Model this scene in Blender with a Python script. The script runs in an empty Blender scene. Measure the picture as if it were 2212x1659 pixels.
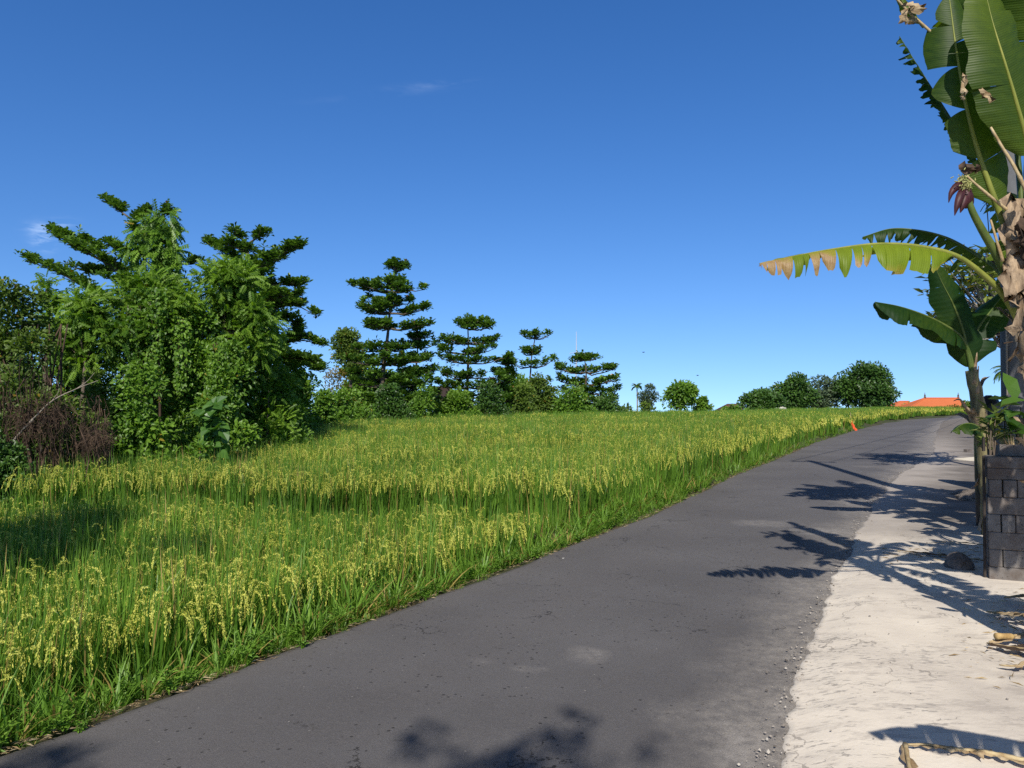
import bpy, math
import numpy as np
from mathutils import Vector, Matrix
import zlib
rng = np.random.default_rng(7)
def reseed(key):
    global rng
    rng = np.random.default_rng(zlib.crc32(key.encode()))
PI = math.pi
SC = bpy.context.scene
COL = SC.collection
SC.view_settings.view_transform = 'Standard'
SC.view_settings.look = 'None'
SC.view_settings.exposure = 0
SC.render.engine = 'CYCLES'
SC.cycles.max_bounces = 6
SC.cycles.transparent_max_bounces = 4
SC.cycles.diffuse_bounces = 3
SC.cycles.transmission_bounces = 3
SC.cycles.use_denoising = False

# ------------------------------------------------------------ camera
EYE, F, CX, CY, HOR = 1.6, 1662.0, 1106.0, 829.5, 890.0
PITCH = math.atan((HOR - CY) / F)
cam_d = bpy.data.cameras.new('camera')
cam = bpy.data.objects.new('camera', cam_d); COL.objects.link(cam)
cam.location = (0, 0, EYE); cam.rotation_euler = (PI/2 + PITCH, 0, 0)
cam_d.sensor_width = 36; cam_d.lens = 36 * F / 2212
cam_d.clip_start = 0.05; cam_d.clip_end = 8000
SC.camera = cam

def at(x, y, d):
    """a point of the photograph (2212 px wide grid) that lies d metres ahead"""
    u, v = (x - CX) / F, (CY - y) / F
    cp, sp = math.cos(PITCH), math.sin(PITCH)
    fy, fz = cp - v*sp, sp + v*cp
    k = d / fy
    return np.array((u*k, d, EYE + fz*k))

# ------------------------------------------------------------ terrain
SL = 0.0138
def base_z(y):
    y = np.asarray(y, float)
    k = np.clip(y - 84, 0, None)
    a = np.minimum(k, 50)
    z = SL*y - 0.5*0.0014*a*a - np.clip(k - 50, 0, None)*0.056
    return np.maximum(z, -7.0)
LE = np.array([(-14.1,-16),(-8.2,-6.4),(-2.33,3.5),(-1.46,4.81),(-1.02,5.68),(0.42,8.1),(1.92,10.7),(5.1,17.2),(7.9,22.4),(12.0,30.3),(18.7,42.0),(30.4,61.8),(43,78),(57,95),(74,112),(100,132)])
RE = np.array([(-8.6,-16),(-3.4,-6.4),(1.10,3.36),(1.55,4.34),(2.57,6.29),(3.5,8.0),(4.55,10.1),(7.55,15.4),(12.2,22.4),(16.6,30.3),(23.2,42.0),(34.6,61.8),(47,78),(61,95),(78,112),(104,132)])
FLp = np.array([(-10,-3),(-8.8,6),(-6.6,9.6),(-6.1,12.2),(-6.8,19.7),(-7.6,29),(-4,33.5),(6.5,46),(16.4,56.5),(40,82),(60,97)])
def smooth_poly(P, n=400):
    s = np.concatenate(([0], np.cumsum(np.linalg.norm(np.diff(P, axis=0), axis=1))))
    t = np.linspace(0, s[-1], n)
    q = np.stack([np.interp(t, s, P[:, k]) for k in range(2)], 1)
    for _ in range(10):
        q[1:-1] = .25*q[:-2] + .5*q[1:-1] + .25*q[2:]
    return q
LE = smooth_poly(LE); RE = smooth_poly(RE)
def xl(y): return np.interp(y, LE[:, 1], LE[:, 0])
def xr(y): return np.interp(y, RE[:, 1], RE[:, 0])
def fl(y): return np.interp(y, FLp[:, 1], FLp[:, 0])
def sstep(a, b, x):
    t = np.clip((np.asarray(x, float) - a) / (b - a), 0, 1); return t*t*(3 - 2*t)
TER = [(9.9, .33), (13.2, .08), (17.0, .06), (22.5, .06), (30, .05)]
def paddy_h(x, y):
    yy = y + .35*np.sin(x*.55 + 1) + .15*np.sin(x*1.7)
    h = -.33*np.ones_like(yy)
    for b, s in TER: h = h + s*sstep(b - .1, b + .1, yy)
    return h
def gz(x, y):
    x = np.asarray(x, float); y = np.asarray(y, float)
    z = base_z(y)
    e = xl(y) - x
    inside = sstep(.1, .75, e) * (1 - sstep(88, 97, y))
    left = sstep(-.6, .6, x - fl(y))
    f = inside*left + inside*(1 - left)*.3
    return z + f*paddy_h(x, y)

# ------------------------------------------------------------ object helpers
def tag(o, label=None, cat=None, group=None, kind=None):
    if label: o['label'] = label
    if cat: o['category'] = cat
    if group: o['group'] = group
    if kind: o['kind'] = kind
    return o
def link(o, parent=None):
    COL.objects.link(o)
    if parent is not None: o.parent = parent
    return o
def empty(name, loc, label, cat, group=None, rz=0):
    o = bpy.data.objects.new(name, None); link(o)
    o.location = [float(c) for c in loc]; o.rotation_euler = (0, 0, rz); o.empty_display_size = .2
    return tag(o, label, cat, group)
def mesh_obj(name, V, faces, mats, parent=None, org=None, smooth=False, attrs=None, midx=None, uv=None):
    """V (n,3) world coordinates; faces = list of (m,k) int arrays; org = the parent's location"""
    V = np.asarray(V, float)
    if org is not None: V = V - np.asarray(org)[None]
    me = bpy.data.meshes.new(name)
    if isinstance(faces, np.ndarray): faces = [faces]
    faces = [np.asarray(f, np.int32) for f in faces if len(f)]
    loops = np.concatenate([f.ravel() for f in faces]) if faces else np.zeros(0, np.int32)
    tot = np.concatenate([np.full(len(f), f.shape[1], np.int32) for f in faces]) if faces else np.zeros(0, np.int32)
    me.vertices.add(len(V)); me.vertices.foreach_set('co', V.astype(np.float32).ravel())
    me.loops.add(len(loops)); me.loops.foreach_set('vertex_index', loops)
    me.polygons.add(len(tot))
    me.polygons.foreach_set('loop_start', np.concatenate(([0], np.cumsum(tot)[:-1])).astype(np.int32) if len(tot) else np.zeros(0, np.int32))
    me.update(calc_edges=True)
    if not isinstance(mats, (list, tuple)): mats = [mats]
    for m in mats: me.materials.append(m)
    if midx is not None: me.polygons.foreach_set('material_index', np.asarray(midx, np.int32))
    me.polygons.foreach_set('use_smooth', np.full(len(tot), smooth))
    for k, a in (attrs or {}).items():
        at_ = me.attributes.new(k, 'FLOAT', 'POINT'); at_.data.foreach_set('value', np.asarray(a, np.float32))
    if uv is not None:
        l = me.uv_layers.new(name='UVMap'); l.data.foreach_set('uv', np.asarray(uv, np.float32)[loops].ravel())
    me.validate(); me.update()
    o = bpy.data.objects.new(name, me)
    return link(o, parent)

class MB:
    """collects shapes into one mesh"""
    def __init__(s): s.V = []; s.T = []; s.Q = []; s.n = 0; s.A = []; s.tm = []; s.qm = []
    def add(s, V, T=None, Q=None, tint=0., m=0):
        V = np.asarray(V, float).reshape(-1, 3)
        if T is not None and len(T): s.T.append(np.asarray(T, np.int64).reshape(-1, 3) + s.n); s.tm.append(np.full(len(s.T[-1]), m))
        if Q is not None and len(Q): s.Q.append(np.asarray(Q, np.int64).reshape(-1, 4) + s.n); s.qm.append(np.full(len(s.Q[-1]), m))
        s.V.append(V); s.n += len(V); s.A.append(np.broadcast_to(np.asarray(tint, float), (len(V),)).copy())
    def tube(s, pts, radii, sides=6, cap=True, tint=0., m=0, wob=0.):
        P = np.asarray(pts, float); n = len(P)
        R = np.broadcast_to(np.asarray(radii, float), (n,))
        tg = np.gradient(P, axis=0); tg /= np.linalg.norm(tg, axis=1)[:, None] + 1e-9
        u = np.cross(tg[0], (0, 0, 1.) if abs(tg[0][2]) < .9 else (1., 0, 0)); u /= np.linalg.norm(u)
        V = []
        for i in range(n):
            u = u - tg[i]*np.dot(u, tg[i]); u /= np.linalg.norm(u) + 1e-9
            w = np.cross(tg[i], u)
            a = np.arange(sides)*2*PI/sides
            rr = R[i]*(1 + (wob*rng.standard_normal(sides) if wob else 0))
            V.append(P[i] + (np.cos(a)*rr)[:, None]*u + (np.sin(a)*rr)[:, None]*w)
        V = np.concatenate(V)
        Q = [(i*sides + j, i*sides + (j+1) % sides, (i+1)*sides + (j+1) % sides, (i+1)*sides + j) for i in range(n-1) for j in range(sides)]
        T = []
        if cap:
            V = np.concatenate([V, P[:1], P[-1:]]); a, b = n*sides, n*sides + 1
            T = [(a, (j+1) % sides, j) for j in range(sides)] + [(b, (n-1)*sides + j, (n-1)*sides + (j+1) % sides) for j in range(sides)]
        s.add(V, T, Q, tint, m)
    def box(s, c, size, rz=0, tint=0., m=0, bev=0., M=None):
        x, y, z = [k/2 for k in size]
        if bev <= 0:
            V = np.array([(i*x, j*y, k*z) for k in (-1, 1) for j in (-1, 1) for i in (-1, 1)], float)
            Q = [(0,2,3,1),(4,5,7,6),(0,1,5,4),(2,6,7,3),(0,4,6,2),(1,3,7,5)]; T = []
        else:
            V = []; idx = {}
            for i in (-1, 1):
                for j in (-1, 1):
                    for k in (-1, 1):
                        for ax in range(3):
                            p = np.array((i*(x-bev), j*(y-bev), k*(z-bev))); p[ax] += (i, j, k)[ax]*bev
                            idx[i, j, k, ax] = len(V); V.append(p)
            Q = []; T = []
            for ax in range(3):
                o1, o2 = (ax+1) % 3, (ax+2) % 3
                for sg in (-1, 1):
                    q = []
                    for a, b in ((-1,-1),(1,-1),(1,1),(-1,1)):
                        t = [0,0,0]; t[ax] = sg; t[o1] = a; t[o2] = b; q.append(idx[(*t, ax)])
                    Q.append(q if sg > 0 else q[::-1])
                for a in (-1, 1):
                    for b in (-1, 1):
                        def key(v, w):
                            t = [0,0,0]; t[ax] = v; t[o1] = a; t[o2] = b; return idx[(*t, w)]
                        q = [key(-1, o1), key(1, o1), key(1, o2), key(-1, o2)]
                        Q.append(q if a*b < 0 else q[::-1])
            for i in (-1, 1):
                for j in (-1, 1):
                    for k in (-1, 1):
                        t = [idx[i, j, k, 0], idx[i, j, k, 1], idx[i, j, k, 2]]
                        T.append(t if i*j*k > 0 else t[::-1])
            V = np.array(V)
        ca, sa = math.cos(rz), math.sin(rz)
        if M is not None: V = V @ np.asarray(M).T
        V = V @ np.array(((ca, sa, 0), (-sa, ca, 0), (0, 0, 1))) + np.asarray(c, float)
        s.add(V, T, Q, tint, m)
    def lathe(s, c, prof, sides=16, tint=0., m=0, axis=None):
        prof = np.asarray(prof, float); n = len(prof); a = np.arange(sides)*2*PI/sides
        V = np.concatenate([np.stack([np.cos(a)*r, np.sin(a)*r, np.full(sides, z)], 1) for r, z in prof])
        if axis is not None:
            q = Vector((0, 0, 1)).rotation_difference(Vector(axis)).to_matrix()
            V = V @ np.array(q).T
        Q = [(i*sides + j, i*sides + (j+1) % sides, (i+1)*sides + (j+1) % sides, (i+1)*sides + j) for i in range(n-1) for j in range(sides)]
        s.add(V + np.asarray(c, float), None, Q, tint, m)
    def build(s, name, mats, parent=None, org=None, smooth=False, uv=None):
        V = np.concatenate(s.V)
        fs, mi = [], []
        if s.T: fs.append(np.concatenate(s.T)); mi.append(np.concatenate(s.tm))
        if s.Q: fs.append(np.concatenate(s.Q)); mi.append(np.concatenate(s.qm))
        return mesh_obj(name, V, fs, mats, parent, org, smooth, {'tint': np.concatenate(s.A)}, np.concatenate(mi), uv)

def unit(v):
    v = np.asarray(v, float); return v / (np.linalg.norm(v, axis=-1, keepdims=True) + 1e-9)
def rand_dirs(n): return unit(rng.standard_normal((n, 3)))
def spline(P, n):
    P = np.asarray(P, float); m = len(P)
    s = np.concatenate(([0], np.cumsum(np.linalg.norm(np.diff(P, axis=0), axis=1)))); s /= s[-1]
    t = np.linspace(0, 1, n); out = np.zeros((n, P.shape[1]))
    # centripetal-ish hermite
    tg = np.gradient(P, s, axis=0) if m > 2 else np.repeat((P[1:]-P[:1]), m, 0)
    i = np.clip(np.searchsorted(s, t, 'right') - 1, 0, m-2)
    h = (s[i+1]-s[i])[:, None]; u = ((t - s[i])[:, None])/h
    return (2*u**3-3*u**2+1)*P[i] + (u**3-2*u**2+u)*h*tg[i] + (-2*u**3+3*u**2)*P[i+1] + (u**3-u**2)*h*tg[i+1]

# leaf templates: u along, v across, w lift
def T_rhomb(mid=.6): return np.array([(0,0,0),(mid,.5,.08),(1,0,-.06),(mid,-.5,.08)]), np.array([(0,2,1),(0,3,2)])
def T_broad():
    v = np.array([(0,0,0),(.25,.36,.1),(.65,.42,.07),(1,0,-.16),(.65,-.42,.07),(.25,-.36,.1),(.5,0,-.02)])
    return v, np.array([(0,6,1),(1,6,2),(2,6,3),(3,6,4),(4,6,5),(5,6,0)])
def T_heart():
    v = np.array([(0,0,0),(-.12,.32,.08),(.2,.55,.08),(.62,.38,.0),(1,0,-.25),(.62,-.38,.0),(.2,-.55,.08),(-.12,-.32,.08)])
    return v, np.array([(0,2,1),(0,3,2),(0,4,3),(0,5,4),(0,6,5),(0,7,6)])
def T_pinnate(k=6):
    V = []; T = []
    for i in range(k):
        u = .18 + .78*i/(k-1); l = .34*(1 - .55*abs(u-.5))
        for sgn in (1, -1):
            n = len(V); droop = -.12 - .1*u
            V += [(u, 0, -.15*u*u), (u+.17, sgn*l*.45-.06*sgn, droop*.4-.15*u*u), (u+.16, sgn*l, droop-.15*u*u), (u-.02, sgn*l*.5, droop*.4-.15*u*u)]
            T += [(n, n+1, n+2), (n, n+2, n+3)]
    V += [(0,.006,0),(0,-.006,0),(1,0,-.15)]; T += [(len(V)-3, len(V)-2, len(V)-1)]
    return np.array(V), np.array(T)
TPL = {'obov': T_rhomb(.66), 'oval': T_rhomb(.5), 'broad': T_broad(), 'heart': T_heart(), 'pinn': T_pinnate(5), 'lance': T_rhomb(.4)}
def leaf_arrays(P, A, N, L, W, tpl, tint):
    v, t = TPL[tpl]; n, m = len(P), len(v)
    A = unit(A); B = unit(np.cross(N, A)); Nn = np.cross(A, B)
    L = np.broadcast_to(L, (n,)); W = np.broadcast_to(W, (n,))
    V = P[:, None] + A[:, None]*(v[None, :, 0:1]*L[:, None, None]) + B[:, None]*(v[None, :, 1:2]*W[:, None, None]) + Nn[:, None]*(v[None, :, 2:3]*L[:, None, None])
    T = t[None] + (np.arange(n)*m)[:, None, None]
    return V.reshape(-1, 3), T.reshape(-1, 3), np.repeat(np.broadcast_to(tint, (n,)), m)

# ------------------------------------------------------------ materials
def mat(name):
    m = bpy.data.materials.new(name); m.use_nodes = True
    nt = m.node_tree; nt.nodes.clear()
    return m, nt
def nd(nt, typ, **kw):
    n = nt.nodes.new(typ)
    for k, v in kw.items():
        if k.startswith('_'): setattr(n, k[1:], v)
        else: n.inputs[k.replace('__', ' ')].default_value = v
    return n
def mixc(nt, fac, a, b, blend='MIX'):
    n = nt.nodes.new('ShaderNodeMix'); n.data_type = 'RGBA'; n.blend_type = blend; n.clamp_factor = True
    for i, v in ((0, fac), (6, a), (7, b)):
        if isinstance(v, bpy.types.NodeSocket): nt.links.new(v, n.inputs[i])
        else: n.inputs[i].default_value = (*v, 1) if i and len(v) == 3 else v
    return n.outputs[2]
def math_(nt, op, a, b=0., c=0.):
    n = nt.nodes.new('ShaderNodeMath'); n.operation = op
    for i, v in enumerate((a, b, c)):
        if isinstance(v, bpy.types.NodeSocket): nt.links.new(v, n.inputs[i])
        else: n.inputs[i].default_value = v
    return n.outputs[0]
def noise(nt, scale, detail=4, vec=None, rough=.55, out='Fac'):
    n = nt.nodes.new('ShaderNodeTexNoise'); n.inputs['Scale'].default_value = scale
    n.inputs['Detail'].default_value = detail; n.inputs['Roughness'].default_value = rough
    if vec is not None: nt.links.new(vec, n.inputs['Vector'])
    return n.outputs[out]
def ramp(nt, fac, *stops):
    n = nt.nodes.new('ShaderNodeValToRGB'); cr = n.color_ramp
    while len(cr.elements) < len(stops): cr.elements.new(.5)
    for e, (p, c) in zip(cr.elements, stops):
        e.position = p; e.color = (*c, 1) if not isinstance(c, (int, float)) else (c, c, c, 1)
    nt.links.new(fac, n.inputs[0]); return n.outputs[0]
def attr(nt, name):
    n = nt.nodes.new('ShaderNodeAttribute'); n.attribute_name = name; return n
def pos(nt): return nt.nodes.new('ShaderNodeNewGeometry').outputs['Position']
def objc(nt): return nt.nodes.new('ShaderNodeTexCoord').outputs['Object']
def mapping(nt, vec, scale=(1,1,1), rot=(0,0,0)):
    n = nt.nodes.new('ShaderNodeMapping'); nt.links.new(vec, n.inputs[0])
    n.inputs['Scale'].default_value = scale; n.inputs['Rotation'].default_value = rot
    return n.outputs[0]
def finish(nt, col, rough=.8, bump=None, bstr=.3, bdist=.01, spec=.3, transl=0., tcol=None):
    L = nt.links
    b = nt.nodes.new('ShaderNodeBsdfPrincipled')
    if isinstance(col, bpy.types.NodeSocket): L.new(col, b.inputs['Base Color'])
    else: b.inputs['Base Color'].default_value = (*col, 1)
    if isinstance(rough, bpy.types.NodeSocket): L.new(rough, b.inputs['Roughness'])
    else: b.inputs['Roughness'].default_value = rough
    b.inputs['Specular IOR Level'].default_value = spec
    if bump is not None:
        bn = nt.nodes.new('ShaderNodeBump'); bn.inputs['Strength'].default_value = bstr; bn.inputs['Distance'].default_value = bdist
        L.new(bump, bn.inputs['Height']); L.new(bn.outputs[0], b.inputs['Normal'])
    sh = b.outputs[0]
    if transl > 0:
        t = nt.nodes.new('ShaderNodeBsdfTranslucent')
        c = tcol if tcol is not None else col
        if isinstance(c, bpy.types.NodeSocket): L.new(c, t.inputs[0])
        else: t.inputs[0].default_value = (*c, 1)
        mx = nt.nodes.new('ShaderNodeMixShader'); mx.inputs[0].default_value = transl
        L.new(sh, mx.inputs[1]); L.new(t.outputs[0], mx.inputs[2]); sh = mx.outputs[0]
    o = nt.nodes.new('ShaderNodeOutputMaterial'); L.new(sh, o.inputs[0])
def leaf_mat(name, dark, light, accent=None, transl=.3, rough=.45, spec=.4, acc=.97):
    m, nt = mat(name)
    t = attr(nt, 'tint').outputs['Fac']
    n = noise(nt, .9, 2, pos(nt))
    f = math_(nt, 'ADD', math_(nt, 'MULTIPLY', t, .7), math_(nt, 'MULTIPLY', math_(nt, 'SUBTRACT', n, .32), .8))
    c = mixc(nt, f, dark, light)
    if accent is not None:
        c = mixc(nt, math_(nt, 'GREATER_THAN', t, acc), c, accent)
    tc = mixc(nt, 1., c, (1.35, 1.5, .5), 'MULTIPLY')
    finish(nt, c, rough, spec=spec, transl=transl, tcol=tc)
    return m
def plain_mat(name, c1, c2, scale=8, rough=.8, bstr=.3, bd=.01, stretch=(1,1,1), spec=.3, mid=.5):
    m, nt = mat(name)
    v = mapping(nt, objc(nt), stretch)
    n = noise(nt, scale, 6, v, .65)
    c = mixc(nt, ramp(nt, n, (mid-.18, 0.), (mid+.18, 1.)), c1, c2)
    finish(nt, c, rough, noise(nt, scale*3, 5, v), bstr, bd, spec)
    return m
M = {}
M['tmy'] = leaf_mat('terminalia_leaf', (.03,.078,.014), (.19,.33,.048), (.25,.13,.03), .3, .4, .45, .996)
M['light'] = leaf_mat('light_leaf', (.055,.135,.012), (.22,.36,.035), None, .4, .5, .35)
M['mid'] = leaf_mat('mid_leaf', (.045,.12,.012), (.20,.345,.034), (.3,.24,.03), .34, .45, .4, .993)
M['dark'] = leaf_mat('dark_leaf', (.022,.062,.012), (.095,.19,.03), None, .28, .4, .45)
M['olive'] = leaf_mat('olive_leaf', (.045,.09,.014), (.17,.25,.035), (.3,.2,.03), .34, .5, .35, .992)
M['bronze'] = leaf_mat('bronze_leaf', (.09,.075,.018), (.26,.19,.03), (.15,.2,.03), .3, .6, .3, .97)
M['greyg'] = leaf_mat('grey_green_leaf', (.04,.07,.035), (.12,.17,.08), None, .2, .5, .3)
M['heart'] = leaf_mat('taro_leaf', (.045,.12,.022), (.11,.23,.04), None, .3, .4, .45)
M['frangi'] = leaf_mat('frangipani_leaf', (.09,.13,.03), (.28,.32,.08), (.5,.36,.05), .28, .4, .45, .93)
M['bark'] = plain_mat('bark', (.07,.05,.035), (.17,.135,.10), 9, .9, .5, .02, (1,1,.3))
M['palebark'] = plain_mat('pale_bark', (.2,.17,.14), (.36,.32,.27), 9, .9, .4, .02, (1,1,.3))
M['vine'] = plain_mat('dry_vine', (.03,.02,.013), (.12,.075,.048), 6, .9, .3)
M['deadwood'] = plain_mat('dead_wood', (.2,.165,.125), (.32,.28,.22), 12, .9, .4)
M['dry'] = plain_mat('dry_banana_leaf', (.2,.12,.055), (.52,.40,.24), 9, .8, .6, .01, (1,1,4))
M['straw'] = plain_mat('straw', (.30,.2,.09), (.58,.46,.26), 14, .8, .4, .005)
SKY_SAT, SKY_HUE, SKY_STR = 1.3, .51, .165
# ------------------------------------------------------------ sky and sun
SUN_EL = math.radians(41); AZ = .13
to_sun = Vector((-AZ, -1, math.tan(SUN_EL)*math.hypot(1, AZ))).normalized()
sun_d = bpy.data.lights.new('sun', 'SUN'); sun = bpy.data.objects.new('sun', sun_d); link(sun)
sun_d.energy = 5.0; sun_d.angle = math.radians(.53); sun_d.color = (1, .95, .86)
sun.location = (0, -20, 30)
sun.rotation_euler = to_sun.to_track_quat('Z', 'Y').to_euler()
world = bpy.data.worlds.new('World'); SC.world = world; world.use_nodes = True
nt = world.node_tree; nt.nodes.clear()
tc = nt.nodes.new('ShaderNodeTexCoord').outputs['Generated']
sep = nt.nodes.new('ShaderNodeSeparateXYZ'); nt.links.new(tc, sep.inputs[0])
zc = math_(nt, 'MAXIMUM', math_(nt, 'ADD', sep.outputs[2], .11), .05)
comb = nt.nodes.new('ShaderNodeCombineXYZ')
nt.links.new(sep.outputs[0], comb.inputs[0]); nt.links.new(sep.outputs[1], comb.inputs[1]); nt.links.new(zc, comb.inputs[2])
sky = nt.nodes.new('ShaderNodeTexSky'); sky.sky_type = 'NISHITA'; sky.sun_disc = False
sky.sun_elevation = SUN_EL; sky.sun_rotation = PI + math.atan(AZ)
sky.altitude = 0; sky.air_density = 1.0; sky.dust_density = .25; sky.ozone_density = 3.0
nt.links.new(comb.outputs[0], sky.inputs[0])
hs = nt.nodes.new('ShaderNodeHueSaturation'); hs.inputs['Saturation'].default_value = SKY_SAT; hs.inputs['Value'].default_value = 1.0
hs.inputs['Hue'].default_value = SKY_HUE
nt.links.new(sky.outputs[0], hs.inputs['Color'])
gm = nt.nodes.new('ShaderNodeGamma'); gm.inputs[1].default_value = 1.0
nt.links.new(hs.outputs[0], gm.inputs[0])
hi = ramp(nt, sep.outputs[2], (.50, 0.), (.68, 1.))  # high sky greyed and dimmed to weaken the blue fill in shadows
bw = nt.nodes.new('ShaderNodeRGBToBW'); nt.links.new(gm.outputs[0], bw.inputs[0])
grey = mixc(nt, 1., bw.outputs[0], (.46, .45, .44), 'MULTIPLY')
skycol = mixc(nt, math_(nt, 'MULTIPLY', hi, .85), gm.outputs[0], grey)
# faint cirrus: a wisp high in the middle and a few puffs low on the left
def dirp(x, y):
    p = at(x, y, 1.) - np.array((0, 0, EYE)); return p/np.linalg.norm(p)
def wisp(x, y, sx, sy, ang, strength, nscale):
    c = dirp(x, y)
    right = unit(np.cross(c, (0, 0, 1.))); up = np.cross(right, c)
    r2 = right*math.cos(ang) + up*math.sin(ang); u2 = -right*math.sin(ang) + up*math.cos(ang)
    def dot(v):
        n = nt.nodes.new('ShaderNodeVectorMath'); n.operation = 'DOT_PRODUCT'
        nt.links.new(tc, n.inputs[0]); n.inputs[1].default_value = v; return n.outputs['Value']
    a = math_(nt, 'DIVIDE', dot(r2), sx/F); b = math_(nt, 'DIVIDE', dot(u2), sy/F)
    r = math_(nt, 'ADD', math_(nt, 'MULTIPLY', a, a), math_(nt, 'MULTIPLY', b, b))
    fall = math_(nt, 'POWER', 2.718, math_(nt, 'MULTIPLY', r, -1.))
    front = math_(nt, 'GREATER_THAN', dot(c), .5)
    n = noise(nt, nscale, 5, mapping(nt, tc, (1, 1, 4)), .6)
    n = ramp(nt, n, (.42, 0.), (.75, 1.))
    return math_(nt, 'MULTIPLY', math_(nt, 'MULTIPLY', fall, front), math_(nt, 'MULTIPLY', n, strength))
tot = None
for w in (wisp(930, 184, 75, 7, .12, .085, 22), wisp(830, 205, 110, 6, .15, .05, 20), wisp(92, 515, 16, 20, .3, .5, 40), wisp(128, 483, 22, 8, .2, .3, 40), wisp(75, 492, 18, 9, 0, .25, 36)):
    tot = w if tot is None else math_(nt, 'ADD', tot, w)
skycol = mixc(nt, tot, skycol, (6.5, 7.6, 9.2))
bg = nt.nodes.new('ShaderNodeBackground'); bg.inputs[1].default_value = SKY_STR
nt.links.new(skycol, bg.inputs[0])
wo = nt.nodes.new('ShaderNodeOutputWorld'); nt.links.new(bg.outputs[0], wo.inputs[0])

# ------------------------------------------------------------ ground
def axis_pts(a, b, step, lim, grow=1.18):
    c = list(np.arange(a, b + 1e-6, step)); s = step
    hi = []; v = b
    while v < lim: s *= grow; v += s; hi.append(v)
    lo = []; v = a; s = step
    while v > -lim: s *= grow; v -= s; lo.append(v)
    return np.array(lo[::-1] + c + hi)
gx = axis_pts(-14, 20, .2, 3000); gy = axis_pts(-6, 40, .2, 3200, 1.1)
XX, YY = np.meshgrid(gx, gy)
ZZ = gz(XX, YY) - .012
nx, ny = len(gx), len(gy)
I = np.arange(nx*ny).reshape(ny, nx)
Qg = np.stack([I[:-1, :-1], I[:-1, 1:], I[1:, 1:], I[1:, :-1]], -1).reshape(-1, 4)
m, nt = mat('soil'); p = pos(nt)
c = mixc(nt, ramp(nt, noise(nt, 1.3, 6, p), (.35, 0.), (.65, 1.)), (.05,.038,.022), (.10,.085,.05))
c = mixc(nt, ramp(nt, noise(nt, .35, 4, p), (.4, 0.), (.6, 1.)), c, (.045,.065,.018))
finish(nt, c, .95, noise(nt, 25, 6, p), .6, .03)
g = mesh_obj('ground', np.stack([XX, YY, ZZ], -1).reshape(-1, 3), Qg, m, smooth=True)
tag(g, kind='structure')

# ------------------------------------------------------------ road
def strip_mesh(name, left, right, ncol, zoff, m, prof=None, jl=0., jr=0.):
    n = len(left)
    s = np.concatenate(([0], np.cumsum(np.linalg.norm(np.diff((left+right)/2, axis=0), axis=1))))
    V = []; UV = []
    for i in range(n):
        dirv = unit(right[i] - left[i]); wdt = np.linalg.norm(right[i] - left[i])
        for k, u in enumerate(ncol):
            q = left[i] + (right[i] - left[i])*u
            z = base_z(q[1]) + zoff + (prof(u, wdt, q[0], q[1]) if prof else 0)
            V.append((q[0], q[1], z)); UV.append((u, s[i]))
    k = len(ncol); J = np.arange(n*k).reshape(n, k)
    Q = np.stack([J[:-1, :-1], J[:-1, 1:], J[1:, 1:], J[1:, :-1]], -1).reshape(-1, 4)
    return mesh_obj(name, V, Q, m, smooth=True, uv=np.array(UV))
def resample(P, step0, lim):
    # finer near the camera
    s = np.concatenate(([0], np.cumsum(np.linalg.norm(np.diff(P, axis=0), axis=1))))
    t = [0.]
    while t[-1] < s[-1]:
        y = np.interp(t[-1], s, P[:, 1]); t.append(t[-1] + max(step0, abs(y)*.012 if y > 0 else .1))
    t = np.array(t[:-1] + [s[-1]]); return np.stack([np.interp(t, s, P[:, k]) for k in range(2)], 1), t
ys = [-8.]
while ys[-1] < 128: ys.append(ys[-1] + max(.05, abs(ys[-1])*.012))
ys = np.array(ys)
def fn(x, seed):  # smooth 1-D noise
    r = np.random.default_rng(seed); v = np.zeros_like(x)
    for k in range(5):
        f = .8*2.1**k; v += np.sin(x*f + r.uniform(0, 6))*np.sin(x*f*.63 + r.uniform(0, 6))/(1.6**k)
    return v
Lr = np.stack([xl(ys) + .028*fn(ys*1.4, 1), ys], 1)
Rr = np.stack([xr(ys) + .25, ys], 1)
m, nt = mat('asphalt'); p = pos(nt)
uvn = nt.nodes.new('ShaderNodeUVMap').outputs[0]
su = nt.nodes.new('ShaderNodeSeparateXYZ'); nt.links.new(uvn, su.inputs[0]); U = su.outputs[0]
big = noise(nt, .55, 4, p); fine = noise(nt, 90, 4, p, .7); mid = noise(nt, 6, 6, p, .65)
c = mixc(nt, ramp(nt, big, (.36, 0.), (.64, 1.)), (.130,.124,.126), (.182,.174,.175))
c = mixc(nt, math_(nt, 'MULTIPLY', mid, .5), c, (.11,.096,.088))
vo = nt.nodes.new('ShaderNodeTexVoronoi'); vo.inputs['Scale'].default_value = 75; nt.links.new(p, vo.inputs['Vector'])
c = mixc(nt, math_(nt, 'MULTIPLY', ramp(nt, vo.outputs['Color'], (.55, 0.), (.9, 1.)), .35), c, (.18,.165,.155))
vp = nt.nodes.new('ShaderNodeTexVoronoi'); vp.inputs['Scale'].default_value = 17; nt.links.new(p, vp.inputs['Vector'])
pits = math_(nt, 'MULTIPLY', math_(nt, 'LESS_THAN', vp.outputs['Distance'], .16), ramp(nt, noise(nt, 2.2, 3, p), (.45, 0.), (.55, 1.)))
c = mixc(nt, math_(nt, 'MULTIPLY', pits, .75), c, (.02,.018,.017))
vs = nt.nodes.new('ShaderNodeTexVoronoi'); vs.inputs['Scale'].default_value = 7.3; nt.links.new(p, vs.inputs['Vector'])
spk = math_(nt, 'LESS_THAN', vs.outputs['Distance'], .035)
c = mixc(nt, math_(nt, 'MULTIPLY', spk, .8), c, (.4,.37,.33))
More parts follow.
